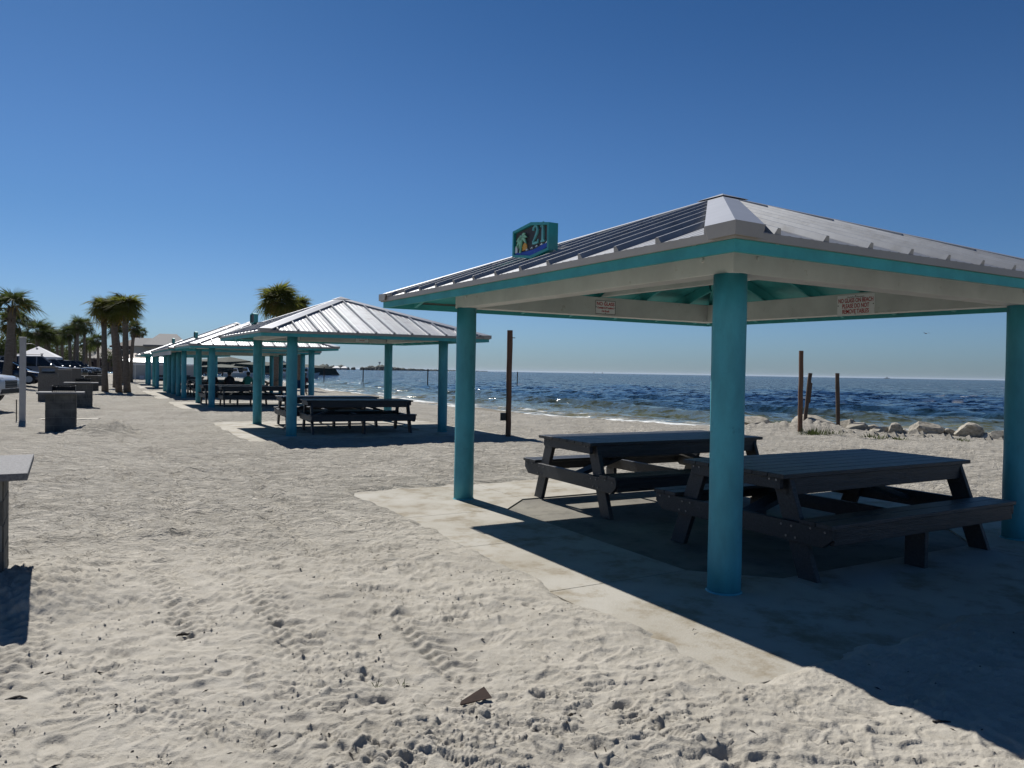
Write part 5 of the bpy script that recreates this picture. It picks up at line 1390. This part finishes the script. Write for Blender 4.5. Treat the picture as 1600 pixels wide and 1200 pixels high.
def boat(label, px, dist, L, ang):
    b = AT(px, 590, dist)
    t = thing('moored_boat', label, 'boat', (b.x, b.y, WATER_Z), ang, 'small boats near the pier')
    w = L*.18; h = L*.16
    MB().add([(-L/2, -w, 0), (L*.2, -w, 0), (L*.42, 0, 0), (L*.2, w, 0), (-L/2, w, 0), (-L/2, -w*1.15, h), (L*.22, -w*1.15, h), (L*.5, 0, h*1.3), (L*.22, w*1.15, h), (-L/2, w*1.15, h)],
             [(4, 3, 2, 1, 0), (5, 6, 7, 8, 9), (0, 1, 6, 5), (1, 2, 7, 6), (2, 3, 8, 7), (3, 4, 9, 8), (4, 0, 5, 9)]).build('hull', M_HULL, t)
    MB().hexa([(-L*.1, -w*.6, h), (L*.15, -w*.6, h), (L*.15, w*.6, h), (-L*.1, w*.6, h), (-L*.08, -w*.5, h*2.4), (L*.06, -w*.5, h*2.4), (L*.06, w*.5, h*2.4), (-L*.08, w*.5, h*2.4)]).build('cabin', M_HULL, t)
    MB().box(-L*.09, L*.07, -w*.62, w*.62, h*1.5, h*2.1).build('cabin_window', M_GLASS, t)
boat('small white cabin boat left of the big palm trunk, before the pier', 384, 150, 5, .2); boat('white boat just right of the big palm trunk', 447, 148, 5, 2.8); boat('white boat seen beside the right column of the third pavilion', 478, 150, 5.5, .1)
boat('white boat behind the third pavilion columns', 368, 152, 4.5, .3)
# wooded far shores: many small crowns in one mass
def wood(name, label, segs, m, seed):
    rr = np.random.RandomState(seed); mb = MB()
    for (x0, y0, x1, y1, h0, h1, dep) in segs:
        L = math.hypot(x1-x0, y1-y0); n = int(L/7)
        for k in range(n):
            f = rr.rand(); h = (h0+(h1-h0)*f)*rr.uniform(.55, 1.12); r_ = rr.uniform(6, 14)
            cx, cy = x0+(x1-x0)*f+rr.uniform(-4, 4), y0+(y1-y0)*f+rr.uniform(0, dep)
            p = [(cx+math.cos(a)*r_*rr.uniform(.8, 1.1), cy+math.sin(a)*r_, -1.5) for a in np.linspace(0, 2*math.pi, 7)[:-1]]
            q = [(x+(cx-x)*.22+rr.uniform(-1, 1), y+(cy-y)*.2, h*rr.uniform(.6, .8)) for x, y, _ in p]
            mb.add(p+q+[(cx+rr.uniform(-2, 2), cy, h)], [(i, (i+1) % 6, 6+(i+1) % 6, 6+i) for i in range(6)]+[(6+i, 6+(i+1) % 6, 12) for i in range(6)])
    o = mb.build(name, m, fix=False); return tag(o, label, kind='stuff')
M_FARW = mat('far_wood', (.032, .042, .026), .9, var=.25, scale=.02)
def fx(px, d): return AT(px, 575, d).x
wood('far_wood', 'wooded far shore as one low mass beyond the water', [(fx(330, 1500), 1500, fx(500, 1500), 1500, 10, 9, 60), (fx(500, 1600), 1600, fx(610, 1700), 1700, 11, 9, 60), (fx(610, 1800), 1800, fx(680, 2300), 2300, 8, 3, 60),
                                                                      (fx(395, 1450), 1450, fx(455, 1450), 1450, 12, 12, 40), (fx(560, 1650), 1650, fx(600, 1650), 1650, 12, 11, 40)], M_FARW, 4)
wood('distant_shore', 'very low distant line of shore on the horizon right of the wooded one', [(fx(670, 5000), 5000, fx(760, 6500), 6500, 10, 5, 300)], M_FARW, 5)
wood('near_wood', 'low dark trees behind the pier at the far left of the water', [(-85, 215, -58, 230, 3.6, 3.2, 12), (-100, 220, -70, 224, 4.4, 3.8, 12)], M_FARW, 6)
q = AT(441, 575, 3200)
t = thing('apartment_tower', 'pale tower block on the far shore, right of the big palm trunk', 'building', (q.x, q.y, -2))
MB().box(-9, 15, -10, 10, 0, 30).build('wall', M_WALLW, t); MB().box(-6, 8, -8, 8, 30, 34).build('roof_block', M_WALLW, t)
for k in range(8): MB().box(-9.1, 15.1, -10.2, -10.05, 2+k*3.5, 3.6+k*3.5).build('window_band', M_GLASS, t)
q = AT(593, 575, 2400)
t = thing('water_tower', 'thin distant tower above the far wooded shore', 'tower', (q.x, q.y, -2)); MB().tube([(0, 0, 0), (0, 0, 22), (0, 0, 24), (0, 0, 28), (0, 0, 29)], [1.3, 1.0, 3.4, 3.2, .5], 10).build('shaft', M_WALLW, t)
for px, w, lb in ((531, 26, 'pale roofed house among the trees of the far shore'), (543, 22, 'second pale house right beside it on the far shore')):
    q = AT(px, 575, 1560); t = thing('far_house', lb, 'house', (q.x, q.y-30, -1.5)); MB().box(-w/4, w/4, -4, 4, 0, 5).build('wall', M_WALLW, t)
    MB().add([(-w/3.4, -5, 5), (w/3.4, -5, 5), (w/3.4, 5, 5), (-w/3.4, 5, 5), (-w/8, 0, 8.2), (w/8, 0, 8.2)], [(0, 1, 5, 4), (1, 2, 5), (2, 3, 4, 5), (3, 0, 4), (3, 2, 1, 0)]).build('roof', M_TRIM, t)
for px, top, d, lb in ((506, 573, 120, 'channel marker stake at the left, close to the third pavilion'), (567, 574.5, 105, 'marker stake in the water left of the second pavilion back column'), (668, 576.5, 96, 'marker stake in the water right of the second pavilion back column'),
                       (808, 581, 115, 'marker stake in the water just right of the lone brown piling')):
    b = AT(px, 600, d); tp = AT(px, top, d)
    t = thing('marker_stake', lb, 'marker', (b.x, b.y, -1.2), 0, 'stakes standing in the sea'); MB().tube([(0, 0, 0), (.03, 0, tp.z+1.2)], .075, 7).build('stake', M_WOODD, t)
for px, d, lb in ((928, 2600, 'left one of two tiny marks on the horizon'), (941, 2600, 'right one of two tiny marks on the horizon'), (1386, 5200, 'small low boat on the horizon behind the right side of the pavilion')):
    b = AT(px, 590, d); t = thing('distant_vessel', lb, 'boat', (b.x, b.y, -.6)); s = d/2600
    if px < 1000: MB().tube([(0, 0, 0), (0, 0, 6)], .9, 6).build('mast', M_WOODD, t)
    else: MB().hexa([(-16, -4, 0), (16, -4, 0), (16, 4, 0), (-16, 4, 0), (-18, -5, 4), (19, -5, 4), (19, 5, 4), (-18, 5, 4)]).build('hull', M_WOODD, t); MB().box(-6, 4, -3, 3, 4, 10).build('cabin', M_WALLW, t)
q = AT(1447, 521, 90)
t = thing('gull', 'tiny dark gull in the sky under the right eave', 'bird', tuple(q)); m = MB()
for s_ in (-1, 1): m.add([(0, -.12, 0), (s_*.28, -.08, .10), (s_*.62, .08, .02), (s_*.27, .12, .09), (0, .15, 0)], [(0, 1, 3, 4), (1, 2, 3)])
m.build('wings', M_DARK, t, fix=False); MB().tube([(0, -.22, 0), (0, -.12, 0), (0, .1, 0), (0, .28, .01)], [.01, .05, .05, .01], 7).build('body', M_DARK, t)

# ---------------------------------------------------------------- people
SKIN = mat('skin', (.25, .14, .09), .6); HAIR = mat('dark_hair', (.012, .01, .009), .6); CL_MAR = mat('maroon_shirt', (.10, .03, .045), .8); CL_BLK = mat('black_shirt', (.01, .01, .012), .8)
CL_GRN = mat('green_shirt', (.04, .22, .15), .8); CL_BLU = mat('blue_shorts', (.02, .07, .18), .8)
def person(label, loc, rz, shirt, legs, lean=.12):
    """seated figure: one skinned body, hair and clothes over it; seat height 0.46, faces local +x"""
    t = thing('person', label, 'person', loc, rz)
    J = dict(pel=(0, 0, .54), ab=(.02, 0, .70), ch=(.05*1+lean*.5, 0, .92), nk=(.06+lean, 0, 1.08), hd=(.09+lean, 0, 1.20), tp=(.09+lean, 0, 1.28))
    vs = [J['pel'], J['ab'], J['ch'], J['nk'], J['hd'], J['tp']]; rad = [.13, .125, .14, .055, .085, .07]; ed = [(0, 1), (1, 2), (2, 3), (3, 4), (4, 5)]
    for s_ in (-1, 1):
        b = len(vs); vs += [(.04+lean*.6, s_*.17, .99), (.10+lean*.6, s_*.23, .76), (.33+lean*.4, s_*.17, .70), (.42+lean*.4, s_*.13, .70)]; rad += [.06, .048, .036, .028]
        ed += [(2, b), (b, b+1), (b+1, b+2), (b+2, b+3)]
        b = len(vs); vs += [(.05, s_*.10, .52), (.44, s_*.13, .52), (.47, s_*.13, .10), (.60, s_*.14, .05)]; rad += [.09, .065, .045, .04]
        ed += [(0, b), (b, b+1), (b+1, b+2), (b+2, b+3)]
        for fi in range(5):     # fingers
            c = len(vs); y0 = s_*(.13+(fi-2)*.016); vs += [(.46+lean*.4, y0, .695), (.50+lean*.4-(.03 if fi in (0, 4) else 0), y0*1.02, .67)]; rad += [.011, .008]
            ed += [(b-1, c), (c, c+1)]
    me = bpy.data.meshes.new('body'); me.from_pydata(vs, ed, []); me.materials.append(SKIN)
    o = bpy.data.objects.new('body', me); COL.objects.link(o); o.parent = t
    sk = o.modifiers.new('skin', 'SKIN'); lay = me.skin_vertices[0].data if me.skin_vertices else None
    if lay is None:
        return t
    for i, r_ in enumerate(rad): lay[i].radius = (r_, r_)
    lay[0].use_root = True
    o.modifiers.new('sub', 'SUBSURF').levels = 1; o.modifiers['sub'].render_levels = 1
    m = MB(); m.tube([(-.02, 0, .50), (.0, 0, .56), (.03, 0, .72), (.05+lean*.5, 0, .92), (.06+lean*.8, 0, 1.03), (.06+lean, 0, 1.07)], [.15, .165, .16, .19, .16, .07], 14)
    for s_ in (-1, 1): m.tube([(.04+lean*.6, s_*.15, 1.0), (.10+lean*.6, s_*.235, .80)], [.08, .066], 10)
    m.build('shirt', shirt, t, smooth=True)
    m = MB()
    for s_ in (-1, 1): m.tube([(-.02, s_*.09, .53), (.20, s_*.11, .535), (.46, s_*.13, .52)], [.12, .105, .085], 12)
    m.build('shorts', legs, t, smooth=True)
    hx = .09+lean
    m = MB(); m.tube([(hx-.03, 0, 1.17), (hx-.035, 0, 1.22), (hx-.02, 0, 1.29), (hx-.015, 0, 1.33), (hx-.015, 0, 1.345)], [.075, .10, .10, .06, .01], 12); m.build('hair', HAIR, t, smooth=True)
    MB().tube([(hx+.09, 0, 1.23), (hx+.115, 0, 1.205)], [.008, .014], 6).build('nose', SKIN, t)
    for s_ in (-1, 1): MB().tube([(hx+.078, s_*.03, 1.235), (hx+.09, s_*.03, 1.235)], [.012, .008], 6).build('eye', M_DARK, t)
    MB().box(hx+.078, hx+.092, -.022, .022, 1.165, 1.172).build('mouth', CL_MAR, t)
    return t
q = G(476, 618)
person('person in a maroon top sitting on a folding chair beyond the second pavilion', (q.x-.1, q.y, 0), 1.2, CL_MAR, CL_BLK)
t = thing('folding_chair', 'grey framed folding chair under the person in maroon', 'chair', (q.x-.1, q.y, 0), 1.2)
MB().box(-.22, .24, -.23, .23, .40, .43).build('seat', CL_BLU, t); MB().box(-.27, -.24, -.23, .23, .46, .90).build('backrest', CL_BLU, t)
for x in (-.24, .24):
    for y in (-.24, .24): MB().tube([(x, y, -.03), (x*1.0, y, .62 if x > 0 else .92)], .012, 6).build('leg', M_BOLT, t)
for y in (-.25, .25): MB().bar((-.24, y, .63), (.26, y, .63), .04, .025).build('armrest', M_BOLT, t)
qa, rza = ptab(HALL, 1.5, .5)
for dx, dy, sh, lg, lb, r_ in ((.2, -.35, CL_BLK, CL_BLK, 'left one of two people in black at a table under the long pavilion', 1.5), (1.05, -.35, CL_BLK, CL_BLK, 'right one of two people in black at a table under the long pavilion', 1.7), (1.9, -.4, CL_GRN, CL_BLU, 'person in a green top and blue shorts on a table bench under the long pavilion', 1.2)):
    l, rz = ptab(HALL, 1.2+dx, 0.65+dy); person(lb, (l[0], l[1], .02), rz+r_, sh, lg)
# driftwood beyond the third pavilion
q = G(418, 606)
t = thing('driftwood', 'grey driftwood branch on the sand beside the big palm trunk', 'driftwood', (q.x, q.y, 0)); M_DRIFT = mat('driftwood_grey', (.09, .075, .06), .9)
MB().tube([(-1.4, 0, .1), (-.7, .1, .75), (0, .1, .35), (.7, 0, .55), (1.3, 0, .9)], [.10, .08, .11, .07, .03], 7).build('limb', M_DRIFT, t); MB().tube([(0, .1, .35), (-.3, .2, .0), (-.9, .2, -.1)], [.1, .08, .04], 7).build('limb', M_DRIFT, t)

# ---------------------------------------------------------------- sea haze
hz = MB().box(-42000, 42000, -42000, 42000, -4.5, 46).build('haze', [], None)
M_HAZE = bpy.data.materials.new('haze'); M_HAZE.use_nodes = True; nt = M_HAZE.node_tree; nt.nodes.clear()
ho = nt.nodes.new('ShaderNodeOutputMaterial'); hv = nt.nodes.new('ShaderNodeVolumePrincipled')
hv.inputs['Color'].default_value = (0.72, 0.84, 1.0, 1); hv.inputs['Density'].default_value = 0.000025; hv.inputs['Anisotropy'].default_value = 0.2
nt.links.new(hv.outputs[0], ho.inputs['Volume']); hz.data.materials.clear(); hz.data.materials.append(M_HAZE)
tag(hz, 'thin bluish sea haze over the whole scene', kind='stuff')
